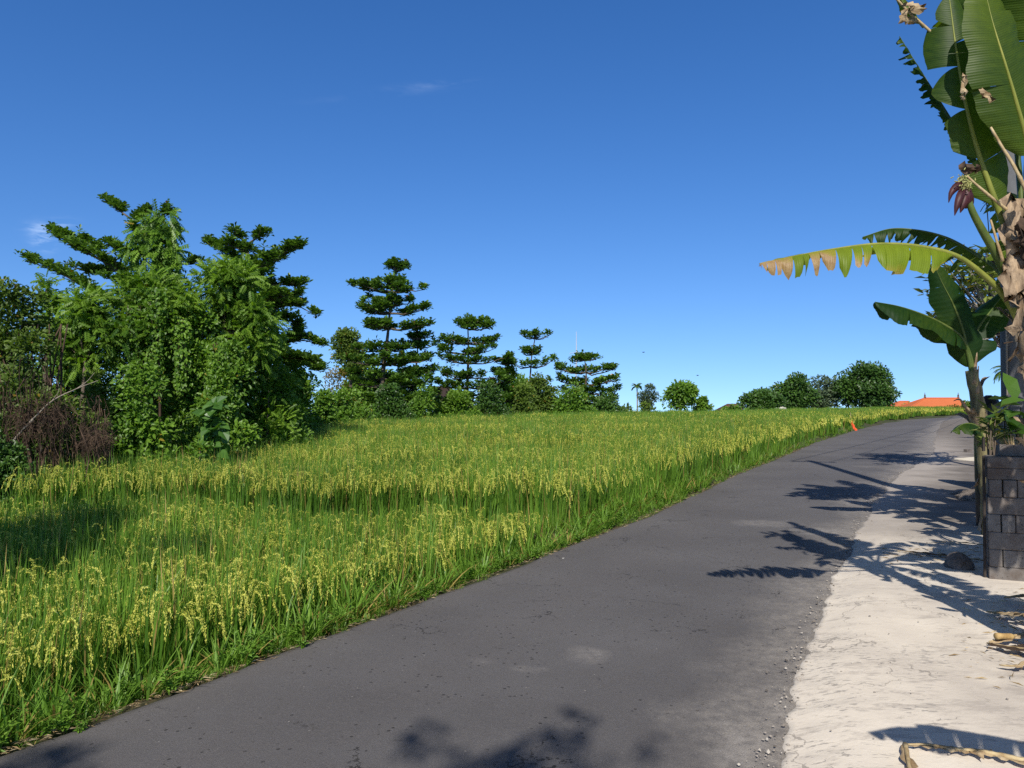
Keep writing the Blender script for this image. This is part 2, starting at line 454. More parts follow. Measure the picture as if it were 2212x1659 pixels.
# lighter tread dust
tread = ramp(nt, U, (.0, .35), (.12, .05), (.3, .2), (.5, .0), (.72, .12), (.86, .3), (1., .6))
c = mixc(nt, math_(nt, 'MULTIPLY', tread, math_(nt, 'MULTIPLY', mid, .9)), c, (.19,.165,.15))
# blown-in concrete dust along the right-hand edge
ed = math_(nt, 'ADD', U, math_(nt, 'MULTIPLY', math_(nt, 'SUBTRACT', noise(nt, 1.1, 5, p, .6), .5), .42))
ed = ramp(nt, ed, (.74, 0.), (.95, 1.))
dn = ramp(nt, noise(nt, 14, 6, p, .7), (.36, 0.), (.66, 1.))
edn = math_(nt, 'MULTIPLY', ed, math_(nt, 'ADD', math_(nt, 'MULTIPLY', dn, .75), .22))
c = mixc(nt, edn, c, (.42,.375,.325))
def patch(x, y, rx, ry, st, rot=0.):
    global c
    cx, cy = x, y
    n = nt.nodes.new('ShaderNodeVectorMath'); n.operation = 'SUBTRACT'; nt.links.new(p, n.inputs[0]); n.inputs[1].default_value = (cx, cy, float(base_z(cy)))
    v = mapping(nt, n.outputs[0], (1, 1, 0), (0, 0, rot))
    v = mapping(nt, v, (1/rx, 1/ry, 0))
    l = nt.nodes.new('ShaderNodeVectorMath'); l.operation = 'LENGTH'; nt.links.new(v, l.inputs[0])
    d = math_(nt, 'ADD', l.outputs['Value'], math_(nt, 'MULTIPLY', math_(nt, 'SUBTRACT', noise(nt, 7, 4, p), .5), 1.6))
    f = math_(nt, 'MULTIPLY', ramp(nt, d, (.35, 1.), (1.05, 0.)), math_(nt, 'ADD', math_(nt, 'MULTIPLY', dn, .75), .15))
    c = mixc(nt, math_(nt, 'MULTIPLY', f, st), c, (.42,.38,.34))
def gp(x, y):
    d = EYE*F/(y - 867.); return (x - CX)/F*d, d
for (x, y, rx, ry, st) in ((1268,1415,.17,.2,.5),(1130,1447,.12,.08,.35),(1170,1447,.06,.05,.3),(1648,1133,.5,.35,.55),(1605,1595,.16,.22,.95),(1770,1150,.45,.35,.9),(1580,1640,.16,.15,.7),(1690,1545,.1,.3,.9),(1820,1085,.3,.6,.5),(1950,1000,.7,1.6,.5),(1875,1010,.5,.4,.4),(1040,1430,.1,.1,.2)):
    patch(*gp(x, y), rx, ry, st)
b = math_(nt, 'ADD', math_(nt, 'MULTIPLY', fine, .6), math_(nt, 'MULTIPLY', pits, -1.))
wv = nt.nodes.new('ShaderNodeVectorMath'); wv.operation = 'ADD'; nt.links.new(p, wv.inputs[0])
wn = nt.nodes.new('ShaderNodeVectorMath'); wn.operation = 'SCALE'; nt.links.new(noise(nt, 1.8, 6, p, .65, 'Color'), wn.inputs[0]); wn.inputs['Scale'].default_value = 1.1
nt.links.new(wn.outputs[0], wv.inputs[1])
vc = nt.nodes.new('ShaderNodeTexVoronoi'); vc.feature = 'DISTANCE_TO_EDGE'; vc.inputs['Scale'].default_value = .8; nt.links.new(wv.outputs[0], vc.inputs['Vector'])
crk = math_(nt, 'MULTIPLY', math_(nt, 'LESS_THAN', vc.outputs['Distance'], .0055), ramp(nt, noise(nt, 2.3, 3, p), (.52, 0.), (.6, 1.)))
c = mixc(nt, math_(nt, 'MULTIPLY', crk, .8), c, (.02,.018,.016))
agg = ramp(nt, noise(nt, 150, 3, p, .8), (.38, 0.), (.62, 1.))
c = mixc(nt, math_(nt, 'MULTIPLY', math_(nt, 'SUBTRACT', 1., agg), .38), c, (.03,.028,.026))
b = math_(nt, 'ADD', b, math_(nt, 'MULTIPLY', agg, .5))
finish(nt, c, .85, b, .55, .006, .25)
road = strip_mesh('road', Lr, Rr, np.array([0, .004, .02, .06, .12, .2, .3, .4, .5, .6, .7, .78, .86, .92, .96, 1.]), .014, m,
    lambda u, w, x, y: -.02*(u < .002) + .012*math.sin(u*PI) + .004*math.sin(x*1.3)*math.sin(y*.9))
tag(road, kind='structure')

# ------------------------------------------------------------ concrete shoulder, turning to dirt further on
ys2 = ys[ys < 70]
edge = xr(ys2) + .045*fn(ys2*1.9, 3) + .02*fn(ys2*6, 5) + .012*fn(ys2*17, 9)
def sh_prof(u, w, x, y):
    t = u*w
    return .004 + .045*float(sstep(0, .35, t))*(1 - .7*float(sstep(7.5, 11, y))) + .012*math.sin(x*2.1 + y)*math.sin(y*1.7)*min(t, 1) - (.02 if t < 1e-6 else 0)
L2 = np.stack([edge, ys2], 1); R2 = np.stack([edge + 9 - 3.5*sstep(20, 50, ys2), ys2], 1)
m, nt = mat('concrete_shoulder'); p = pos(nt)
sp = nt.nodes.new('ShaderNodeSeparateXYZ'); nt.links.new(p, sp.inputs[0])
n1 = noise(nt, .9, 5, p); n2 = noise(nt, 5, 6, p, .65); n3 = noise(nt, 40, 5, p, .7)
c = mixc(nt, ramp(nt, n1, (.35, 0.), (.65, 1.)), (.58,.51,.43), (.80,.71,.59))
c = mixc(nt, ramp(nt, n2, (.45, 0.), (.8, .6)), c, (.86,.77,.64))
c = mixc(nt, math_(nt, 'MULTIPLY', ramp(nt, noise(nt, 3.1, 7, mapping(nt, p, (1, 2.6, 1)), .75), (.53, 0.), (.63, 1.)), .6), c, (.40,.35,.30))
n4 = noise(nt, 14, 4, mapping(nt, p, (1., 3., 1)), .6)
sc_ = math_(nt, 'MULTIPLY', ramp(nt, n4, (.57, 0.), (.61, 1.)), ramp(nt, noise(nt, 1.6, 3, p), (.45, 0.), (.6, 1.)))
c = mixc(nt, math_(nt, 'MULTIPLY', sc_, .8), c, (.27,.245,.22))
vc = nt.nodes.new('ShaderNodeTexVoronoi'); vc.feature = 'DISTANCE_TO_EDGE'; vc.inputs['Scale'].default_value = 1.15
wv = nt.nodes.new('ShaderNodeVectorMath'); wv.operation = 'ADD'; nt.links.new(p, wv.inputs[0]); 
wn = nt.nodes.new('ShaderNodeVectorMath'); wn.operation = 'SCALE'; nt.links.new(noise(nt, 2.4, 5, p, .6, 'Color'), wn.inputs[0]); wn.inputs['Scale'].default_value = .8
nt.links.new(wn.outputs[0], wv.inputs[1]); nt.links.new(wv.outputs[0], vc.inputs['Vector'])
crk = math_(nt, 'MULTIPLY', math_(nt, 'LESS_THAN', vc.outputs['Distance'], .009), ramp(nt, noise(nt, 1.1, 2, p), (.5, 0.), (.58, 1.)))
c = mixc(nt, math_(nt, 'MULTIPLY', crk, .6), c, (.2,.175,.15))
# dirt zone
yd = math_(nt, 'ADD', sp.outputs[1], math_(nt, 'MULTIPLY', math_(nt, 'SUBTRACT', noise(nt, .8, 5, p, .6), .5), 4.2))
df = ramp(nt, math_(nt, 'MULTIPLY', yd, .05), (.38, 0.), (.53, 1.))
dirt = mixc(nt, ramp(nt, noise(nt, 1.7, 6, p, .6), (.35, 0.), (.65, 1.)), (.115,.098,.082), (.19,.165,.14))
dirt = mixc(nt, ramp(nt, n3, (.5, 0.), (.8, .6)), dirt, (.12,.10,.085))
uv2 = nt.nodes.new('ShaderNodeUVMap').outputs[0]; s2 = nt.nodes.new('ShaderNodeSeparateXYZ'); nt.links.new(uv2, s2.inputs[0])
lt = math_(nt, 'ADD', s2.outputs[0], math_(nt, 'MULTIPLY', math_(nt, 'SUBTRACT', noise(nt, 1.2, 5, p), .5), .22))
farf = ramp(nt, math_(nt, 'MULTIPLY', sp.outputs[1], .02), (.44, 1.), (.8, 0.))
dirt = mixc(nt, math_(nt, 'MULTIPLY', farf, ramp(nt, lt, (.03, .9), (.15, 0.))), dirt, (.42,.37,.32))
c = mixc(nt, df, c, dirt)
c = mixc(nt, math_(nt, 'MULTIPLY', n3, .25), c, (.42,.37,.32))
finish(nt, c, .92, math_(nt, 'ADD', math_(nt, 'ADD', math_(nt, 'MULTIPLY', n3, .35), n2), math_(nt, 'MULTIPLY', crk, -.6)), .35, .012, .2)
cols = np.array([0, .0015, .005, .012, .022, .035, .05, .08, .12, .18, .25, .34, .45, .58, .75, 1.])
sh = strip_mesh('pavement', L2, R2, cols, .022, m, sh_prof)
tag(sh, kind='structure')

# gravel and crumbs along the broken edge
def rocks(name, pts, sizes, m, label):
    ph = np.array([(0,0,1),(.9,0,.3),(.28,.85,.3),(-.73,.53,.3),(-.73,-.53,.3),(.28,-.85,.3),(.73,.53,-.4),(-.28,.85,-.4),(-.9,0,-.4),(-.28,-.85,-.4),(.73,-.53,-.4)])
    tf = [(0,1,2),(0,2,3),(0,3,4),(0,4,5),(0,5,1),(1,6,2),(2,6,7),(2,7,3),(3,7,8),(3,8,4),(4,8,9),(4,9,5),(5,9,10),(5,10,1),(1,10,6)]
    n = len(pts); k = len(ph)
    V = ph[None]*(1 + .35*rng.standard_normal((n, k, 1))*.6)*sizes[:, None, None]*np.stack([rng.uniform(.7, 1.4, n), rng.uniform(.7, 1.4, n), rng.uniform(.4, .9, n)], 1)[:, None]
    V = V + pts[:, None]
    T = (np.array(tf)[None] + (np.arange(n)*k)[:, None, None]).reshape(-1, 3)
    o = mesh_obj(name, V.reshape(-1, 3), T, m, attrs={'tint': np.repeat(rng.random(n), k)})
    return tag(o, label, 'gravel', kind='stuff')
m, nt = mat('gravel'); t = attr(nt, 'tint').outputs['Fac']
finish(nt, ramp(nt, t, (0, (.10,.085,.07)), (.5, (.3,.26,.22)), (1, (.5,.45,.38))), .95, noise(nt, 60, 3, pos(nt)), .4, .004)
M['gravel'] = m
n = 1500; yy = 2.2 + 17*rng.random(n)**1.6
xx = xr(yy) + rng.normal(-.03, .055, n)
sz = .002 + .0085*rng.random(n)**3
n2_ = 900; y2 = 2.2 + 12*rng.random(n2_)**1.3; x2 = xr(y2) + rng.random(n2_)**1.3*4.0
z = base_z(yy) + .03; z2 = base_z(y2) + .022 + .055*sstep(0, .35, x2 - xr(y2))*(1-.7*sstep(7.5, 11, y2))
rocks('gravel', np.concatenate([np.stack([xx, yy, z], 1), np.stack([x2, y2, z2], 1)]), np.concatenate([sz, .0015 + .006*rng.random(n2_)**3]), M['gravel'], 'loose gravel and concrete crumbs along the broken right-hand road edge')
# ------------------------------------------------------------ scattered stuff through geometry nodes
def blade(mb, base, az, tilt, bend, L, W, nseg=4, tint=0., m=0, twist=0.):
    s = np.linspace(0, 1, nseg + 1)
    th = tilt + bend*s**1.6
    dx = np.concatenate(([0], np.cumsum(np.sin((th[:-1] + th[1:])/2)*L/nseg)))
    dz = np.concatenate(([0], np.cumsum(np.cos((th[:-1] + th[1:])/2)*L/nseg)))
    d = np.array((math.cos(az), math.sin(az), 0)); a2 = az + PI/2 + twist
    sd = np.array((math.cos(a2), math.sin(a2), 0))
    C = np.asarray(base) + dx[:, None]*d + dz[:, None]*np.array((0, 0, 1.))
    w = W*.5*np.minimum(1, .55 + 2*s)*(1 - s**2.2)
    V = np.empty((2*nseg + 1, 3)); V[0:2*nseg:2] = C[:-1] + sd*w[:-1, None]; V[1:2*nseg:2] = C[:-1] - sd*w[:-1, None]; V[-1] = C[-1]
    Q = [(2*i, 2*i+1, 2*i+3, 2*i+2) for i in range(nseg-1)]; T = [(2*nseg-2, 2*nseg-1, 2*nseg)]
    mb.add(V, T, Q, tint, m)
    return C
def panicle(mb, base, az, lean, H, L, grains, gl, gw, tint, fat=1.):
    """a stalk that leans, then arches over and hangs with its grains"""
    n1, n2 = 3, 6
    th = np.concatenate((np.linspace(lean*.4, lean, n1), np.linspace(lean + .7, 2.5 + .5*rng.random(), 3), np.full(n2 - 3, 2.75 + .3*rng.random())))
    st = np.concatenate((np.full(n1, H/n1), np.full(n2, L/n2)))
    d = np.array((math.cos(az), math.sin(az), 0)); P = [np.asarray(base, float)]
    for t, l in zip(th, st): P.append(P[-1] + d*math.sin(t)*l + np.array((0, 0, math.cos(t)*l)))
    P = np.array(P); mb.tube(P, np.linspace(.0022, .0008, len(P)), 3, False, .5, 0)
    s = n1 + rng.random(grains)*(n2 - .05); s = np.sort(s); i = s.astype(int); f = (s - i)[:, None]
    Q = P[i]*(1 - f) + P[i+1]*f; D = unit(P[i+1] - P[i])
    off = rng.standard_normal((grains, 3)); off[:, 2] -= .5
    spread = fat*(.003 + .008*np.sin(np.clip((s - n1)/n2, 0, 1)*PI))[:, None]
    A = unit(D*1.2 + rand_dirs(grains)*.55 + np.array((0, 0, -.55)))
    V, T, _ = leaf_arrays(Q + unit(off)*spread*rng.random((grains, 1)), A, rand_dirs(grains), gl*(.8 + .4*rng.random(grains)), gw, 'oval', 0)
    mb.add(V, T, None, np.repeat(np.clip(tint + .25*rng.standard_normal(grains), 0, 1), 4), 1)
def rice_clump(R, nb, npan, grains, gl, gw, H=.66, nseg=4, drybias=.06, bw=.011, fat=1.):
    mb = MB()
    for _ in range(nb):
        r = R*math.sqrt(rng.random()); a = rng.random()*2*PI; b = (r*math.cos(a), r*math.sin(a), 0)
        az = a + rng.normal(0, .8)
        m_ = 2 if rng.random() < drybias else 0
        blade(mb, b, az, abs(rng.normal(.05, .06)), rng.uniform(.0, .3)*(3.5 if rng.random() < .32 else 1), H*rng.uniform(.78, 1.34), bw*rng.uniform(.7, 1.25), nseg, rng.random(), m_, rng.uniform(-.9, .9))
    for _ in range(npan):
        r = R*math.sqrt(rng.random()); a = rng.random()*2*PI
        panicle(mb, (r*math.cos(a), r*math.sin(a), 0), a + rng.normal(0, .9), rng.uniform(.03, .2), H*rng.uniform(.74, 1.02), rng.uniform(.17, .25), grains, gl, gw, rng.random(), fat)
    return mb
def source_collection(name, mbs, mats):
    c = bpy.data.collections.new(name)
    for k, mb in enumerate(mbs):
        V = np.concatenate(mb.V); o = mb.build(name, mats)
        COL.objects.unlink(o); c.objects.link(o)
    return c
def scatter(name, pts, rz, tilt, scl, idx, coll, label, cat, mats):
    n = len(pts); me = bpy.data.meshes.new(name)
    me.vertices.add(n); me.vertices.foreach_set('co', np.asarray(pts, np.float32).ravel())
    r = np.stack([rng.normal(0, 1, n)*tilt, rng.normal(0, 1, n)*tilt, rz], 1).astype(np.float32)
    a = me.attributes.new('rot', 'FLOAT_VECTOR', 'POINT'); a.data.foreach_set('vector', r.ravel())
    a = me.attributes.new('scl', 'FLOAT', 'POINT'); a.data.foreach_set('value', np.asarray(scl, np.float32))
    a = me.attributes.new('idx', 'INT', 'POINT'); a.data.foreach_set('value', np.asarray(idx, np.int32))
    for m in mats: me.materials.append(m)
    o = bpy.data.objects.new(name, me); link(o)
    ng = bpy.data.node_groups.new(name + '_scatter', 'GeometryNodeTree')
    ng.interface.new_socket('Geometry', in_out='INPUT', socket_type='NodeSocketGeometry')
    ng.interface.new_socket('Geometry', in_out='OUTPUT', socket_type='NodeSocketGeometry')
    gi = ng.nodes.new('NodeGroupInput'); go = ng.nodes.new('NodeGroupOutput')
    ip = ng.nodes.new('GeometryNodeInstanceOnPoints'); ci = ng.nodes.new('GeometryNodeCollectionInfo')
    ci.inputs['Collection'].default_value = coll; ci.inputs['Separate Children'].default_value = True; ci.inputs['Reset Children'].default_value = True
    def na(nm, t):
        k = ng.nodes.new('GeometryNodeInputNamedAttribute'); k.data_type = t; k.inputs['Name'].default_value = nm
        return [s for s in k.outputs if s.enabled and s.name == 'Attribute'][0]
    L = ng.links
    L.new(gi.outputs[0], ip.inputs['Points']); L.new(ci.outputs[0], ip.inputs['Instance'])
    ip.inputs['Pick Instance'].default_value = True
    L.new(na('idx', 'INT'), ip.inputs['Instance Index'])
    L.new(na('rot', 'FLOAT_VECTOR'), ip.inputs['Rotation']); L.new(na('scl', 'FLOAT'), ip.inputs['Scale'])
    L.new(ip.outputs[0], go.inputs[0])
    md = o.modifiers.new('scatter', 'NODES'); md.node_group = ng
    return tag(o, label, cat, kind='stuff')
def inst_leaf(name, dark, light, transl=.35, rough=.45, acc=None):
    m, nt = mat(name)
    t = attr(nt, 'tint').outputs['Fac']; r = nt.nodes.new('ShaderNodeObjectInfo').outputs['Random']
    n = noise(nt, .45, 3, pos(nt))
    f = math_(nt, 'ADD', math_(nt, 'ADD', math_(nt, 'MULTIPLY', t, .5), math_(nt, 'MULTIPLY', r, .25)), math_(nt, 'MULTIPLY', math_(nt, 'SUBTRACT', n, .4), .7))
    c = mixc(nt, f, dark, light)
    finish(nt, c, rough, spec=.35, transl=transl, tcol=mixc(nt, 1., c, (1.3, 1.45, .5), 'MULTIPLY'))
    return m
M['rice'] = inst_leaf('rice_leaf', (.035,.115,.010), (.25,.42,.05), .34)
M['grain'] = inst_leaf('rice_grain', (.48,.50,.06), (.84,.78,.20), .25, .55)
M['ricedry'] = inst_leaf('rice_dry_leaf', (.25,.19,.05), (.46,.33,.10), .3, .6)
M['grass'] = inst_leaf('verge_grass', (.08,.19,.016), (.26,.42,.06), .36)
near = [rice_clump(.08, 30, q, 84, .0145, .0064, bw=.0145, fat=1.1) for q in (1, 2, 3, 7, 8, 10, 12)]
midc = [rice_clump(.12, 40, q, 26, .03, .014, bw=.019, nseg=3, fat=1.7) for q in (2, 5, 17, 21, 25)]
farc = [rice_clump(.26, 90, q, 12, .065, .03, bw=.034, nseg=3, fat=3.) for q in (10, 20, 46, 58)]
rcol = source_collection('rice_clump', near + midc + farc, [M['rice'], M['grain'], M['ricedry']])
P = []; S = []; IX = []
def sow(y0, y1, step, lo, hi, jit=.42, smin=.85, smax=1.12):
    for y in np.arange(y0, y1, step):
        a, b = fl(y), xl(y) - np.interp(y, [0, 3.5, 8, 10.5, 13, 30, 90], [.50, .50, .55, .75, .45, .35, .35])
        x = np.arange(a, b, step); n = len(x)
        if not n: continue
        px = x + rng.normal(0, step*jit*.6, n); py = y + rng.normal(0, step*jit*.6, n)
        keep = (px < xl(py) - .33) & ((np.abs(px)/np.maximum(py, .5) < .85) | (py < 3))
        # bunds between the terraces stay bare
        yy = py + .35*np.sin(px*.55 + 1) + .15*np.sin(px*1.7)
        for bnd, s_ in TER[:3]: keep &= np.abs(yy - bnd + .03) > (.22 if bnd < 10 else .07)
        px, py = px[keep], py[keep]; n = len(px)
        P.append(np.stack([px, py, gz(px, py) - .01], 1)); # ripe heads show along the front of each terrace and beside the road, greener behind
        yy = py + .35*np.sin(px*.55 + 1) + .15*np.sin(px*1.7); pr = np.full(n, .45)
        bs = [b_ for b_, _ in TER] + [37, 45, 56, 70, 96]
        for b0, b1 in zip(bs[:-1], bs[1:]):
            q = (yy - b0)/(b1 - b0); pr = np.where((q > 0) & (q <= 1), np.interp(q, [0, .3, .5, .9, 1], [.97, .92, .3, .22, .5]), pr)
        pr = np.where(yy < bs[0], np.interp(xl(py) - px, [.4, 1.2, 2.2, 5], [.9, .72, .24, .2]), pr)
        gold = rng.random(n) < pr + .12*np.sin(px*2.3 + py)
        half = lo + (3 if lo == 0 else 2)
        IX.append(np.where(gold, rng.integers(half, hi, n), rng.integers(lo, half, n)))
        # shorter along the verge near the corner of the front paddy
        S.append(rng.uniform(smin, smax, n)*(.95 + .06*np.sin(px*1.1 + py*.7) + .05*np.sin(px*3.1 - py*2.3)))
reseed('rice')
sow(1.2, 9.5, .175, 0, 7)
sow(9.5, 17, .19, 0, 7)
sow(17, 32, .24, 7, 12)
sow(32, 94, .46, 12, 16)
P = np.concatenate(P); S = np.concatenate(S); IX = np.concatenate(IX)
# the end faces of the terraces carry more heads: no extra work, they show themselves
scatter('rice_field', P, rng.random(len(P))*2*PI, .05, S, IX, rcol, 'terraced field of ripening green and yellow rice left of the road', 'rice', [M['rice'], M['grain'], M['ricedry']])
print('rice clumps', len(P))

# verge grass
def grass_tuft(n, H, W, R, dry=.05, bend=1.3):
    mb = MB()
    for _ in range(n):
        r = R*math.sqrt(rng.random()); a = rng.random()*2*PI
        blade(mb, (r*math.cos(a), r*math.sin(a), 0), a + rng.normal(0, .7), rng.uniform(.1, .8), rng.uniform(.2, bend), H*rng.uniform(.5, 1.2), W*rng.uniform(.6, 1.2), 4, rng.random(), 1 if rng.random() < dry else 0, rng.uniform(-.5, .5))
    return mb
def weed(n, H):
    mb = MB()
    for _ in range(n):
        h = H*rng.uniform(.3, 1.); a = rng.random()*2*PI; tip = np.array((math.cos(a)*h*.5, math.sin(a)*h*.5, h))
        mb.tube([(0,0,0), tip*.5 + (0,0,.01), tip], [.002, .0015, .001], 3, False, .3)
        k = 7; f = rng.uniform(.25, 1, k)[:, None]
        A = unit(rand_dirs(k)*np.array((1, 1, .4)) + np.array((0, 0, .25)))
        V, T, ti = leaf_arrays(tip*f, A, np.tile((0, 0, 1.), (k, 1)) + .3*rand_dirs(k), H*.26*rng.uniform(.6, 1.2, k), H*.12, 'broad', rng.random(k))
        mb.add(V, T, None, ti)
    return mb
tufts = [grass_tuft(26, .15, .008, .05) for _ in range(4)] + [grass_tuft(16, .32, .013, .05, .12) for _ in range(3)] + [weed(9, .16) for _ in range(3)] + [grass_tuft(40, .07, .005, .06, .1) for _ in range(2)]
gcol = source_collection('grass_tuft', tufts, [M['grass'], M['ricedry']])
P = []; IX = []; S = []
yy = 1.5
while yy < 60:
    st = .05 + .006*yy
    w = float(np.interp(yy, [0, 3.5, 7, 10, 12, 14, 20, 60], [.62, .62, .6, .95, .75, .5, .4, .3]))
    k = int(w/st)
    e = (np.arange(k) + rng.random(k))*st
    x = xl(yy) - .0 - e + rng.normal(0, .02, k); y = yy + rng.normal(0, st*.5, k)
    lin = rng.random(k)
    ix = np.where(e < .10, np.where(lin < .75, rng.integers(10, 12, k), rng.integers(7, 10, k)), np.where(lin < .46, rng.integers(0, 4, k), np.where(lin < .78, rng.integers(4, 7, k), rng.integers(7, 10, k))))
    keep = e > .015 + .05*np.sin(yy*3.1)**2*np.sin(yy*.9)
    P.append(np.stack([x, y, gz(x, y) + .0*e], 1)[keep]); IX.append(ix[keep]); S.append((rng.uniform(.65, 1.15, k)*np.interp(e, [0, .15, .6], [.7, 1., 1.05])*(1 + .012*yy))[keep])
    yy += st
# low grass on the bunds and along the foot of the trees
for bnd, s_ in TER[:2]:
    xx = np.arange(-7, 8, .05)
    y = bnd - .35*np.sin(xx*.55 + 1) - .15*np.sin(xx*1.7) + rng.normal(0, .07, len(xx)); k = xx < xl(y) - .2
    P.append(np.stack([xx, y, gz(xx, y)], 1)[k]); IX.append(rng.integers(0, 7, k.sum())); S.append(rng.uniform(.8, 1.3, k.sum()))
fp = smooth_poly(FLp, 500); fp = fp[fp[:, 1] < 50]
for rep in range(6):
    x = fp[:, 0] + rng.normal(-.1, .35, len(fp)); y = fp[:, 1] + rng.normal(0, .2, len(fp))
    P.append(np.stack([x, y, gz(x, y)], 1)); IX.append(rng.integers(0, 10, len(fp))); S.append(rng.uniform(1.2, 2.6, len(fp)))
P = np.concatenate(P); S = np.concatenate(S); IX = np.concatenate(IX)
scatter('grass', P, rng.random(len(P))*2*PI, .06, S, IX, gcol, 'bright green grass and weeds along the left verge of the road', 'grass', [M['grass'], M['ricedry']])
# dry litter along the left edge of the asphalt
n = 2600; y = 2.5 + 26*rng.random(n)**1.7; x = xl(y) - .015 + rng.normal(0, .035, n)
a = rng.normal(1.05, .7, n); A = np.stack([np.cos(a), np.sin(a), rng.normal(.05, .15, n)], 1)
V, T, ti = leaf_arrays(np.stack([x, y, base_z(y) + .02 + .006*rng.random(n)], 1), A, np.tile((0, 0, 1.), (n, 1)) + .3*rand_dirs(n), rng.uniform(.012, .06, n), rng.uniform(.002, .006, n), 'lance', rng.random(n))
m, nt = mat('litter'); t = attr(nt, 'tint').outputs['Fac']
finish(nt, ramp(nt, t, (0, (.14,.09,.04)), (.5, (.38,.27,.13)), (1, (.6,.48,.28))), .9); M['litter'] = m
tag(mesh_obj('leaf_litter', V, T, m, attrs={'tint': ti}), 'dry straw and leaf litter along the left edge of the asphalt', 'litter', kind='stuff')
# ------------------------------------------------------------ trees
def ground_at(x, d):
    X = at(x, HOR, d)[0]; return np.array((X, d, float(gz(X, d))))
def rosettes(C, nl, L, W, tpl, up=.45, jit=.15):
    n = len(C); k = n*nl
    a = (np.arange(nl)[None]*2.4 + rng.random((n, 1))*6.28).ravel()
    el = rng.normal(up, .35, k)
    A = np.stack([np.cos(a)*np.cos(el), np.sin(a)*np.cos(el), np.sin(el)], 1)
    N = unit(np.array((0, 0, 1.)) + .35*rand_dirs(k))
    P = np.repeat(C, nl, 0) + A*L*.12 + rng.normal(0, L*jit, (k, 3))
    return leaf_arrays(P, A, N, L*rng.uniform(.65, 1.2, k), W*rng.uniform(.75, 1.2, k), tpl, np.where(rng.random(k) < .006, 1., np.clip(rng.normal(.5, .28, k), 0, .98)))
class Tree:
    def __init__(s): s.trunk = MB(); s.LV = []; s.LT = []; s.Lt = []; s.n = 0
    def leaves(s, arr):
        V, T, t = arr; s.LV.append(V); s.LT.append(T + s.n); s.Lt.append(t); s.n += len(V)
    def limb(s, pts, r0, r1, sides=5): s.trunk.tube(pts, np.linspace(r0, r1, len(pts)), sides, True, 0, 0, .06)
    def finish(s, name, label, cat, base, barkm, leafm, group=None, stem='trunk', crown='crown'):
        root = empty(name, base, label, cat, group)
        if s.trunk.n: s.trunk.build(stem, barkm, root, base, True)
        if s.n: mesh_obj(crown, np.concatenate(s.LV), np.concatenate(s.LT), leafm, root, base, attrs={'tint': np.concatenate(s.Lt)})
        return root
def limb_foliage(t, pts, px, d, dens=1., start=.2, twig=22, leafpx=10, nl=9, spread=.35, lmin=10.5):
    """twigs to both sides of a limb, each ending in rosettes of leaves (sizes in photo pixels at distance d)"""
    u = d/F; P = np.asarray(pts); n = len(P)
    ln = np.linalg.norm(np.diff(P, axis=0), axis=1).sum()
    k = max(4, int(ln/(u*5.2)*dens)); leafpx = max(leafpx, lmin); kc = max(3, k//5); cc_ = start + (1 - start)*rng.random(kc); cc_[0] = .97; s = np.clip(cc_[rng.integers(0, kc, k)] + rng.normal(0, .035, k), start*.8, 1)
    idx = s*(n - 1); i = np.minimum(idx.astype(int), n - 2); f = (idx - i)[:, None]
    f = f + 0; C = P[i]*(1 - f) + P[i+1]*f; D = unit(P[i+1] - P[i])
    side = unit(np.cross(D, (0, 0, 1.)))*np.where(rng.random(k) < .5, 1, -1)[:, None]
    tl = twig*u*rng.uniform(.2, 1., k)*(1.15 - .6*s)
    E = C + (side + D*.6 + np.array((0, 0, .25)) + spread*rand_dirs(k))*tl[:, None]
    for a, b in zip(C[::2], E[::2]): t.trunk.tube([a, (a+b)/2 - (0, 0, .01), b], [u*1.2, u*.8, u*.5], 3, False)
    pts_ = np.concatenate([E + np.array((0, 0, u*4)), C + np.array((0, 0, u*5)) + rng.normal(0, u*3.5, (k, 3)), (E + C)/2 + np.array((0, 0, u*3)) + rng.normal(0, u*3, (k, 3))])
    t.leaves(rosettes(pts_, nl, leafpx*u, leafpx*.62*u, 'obov'))
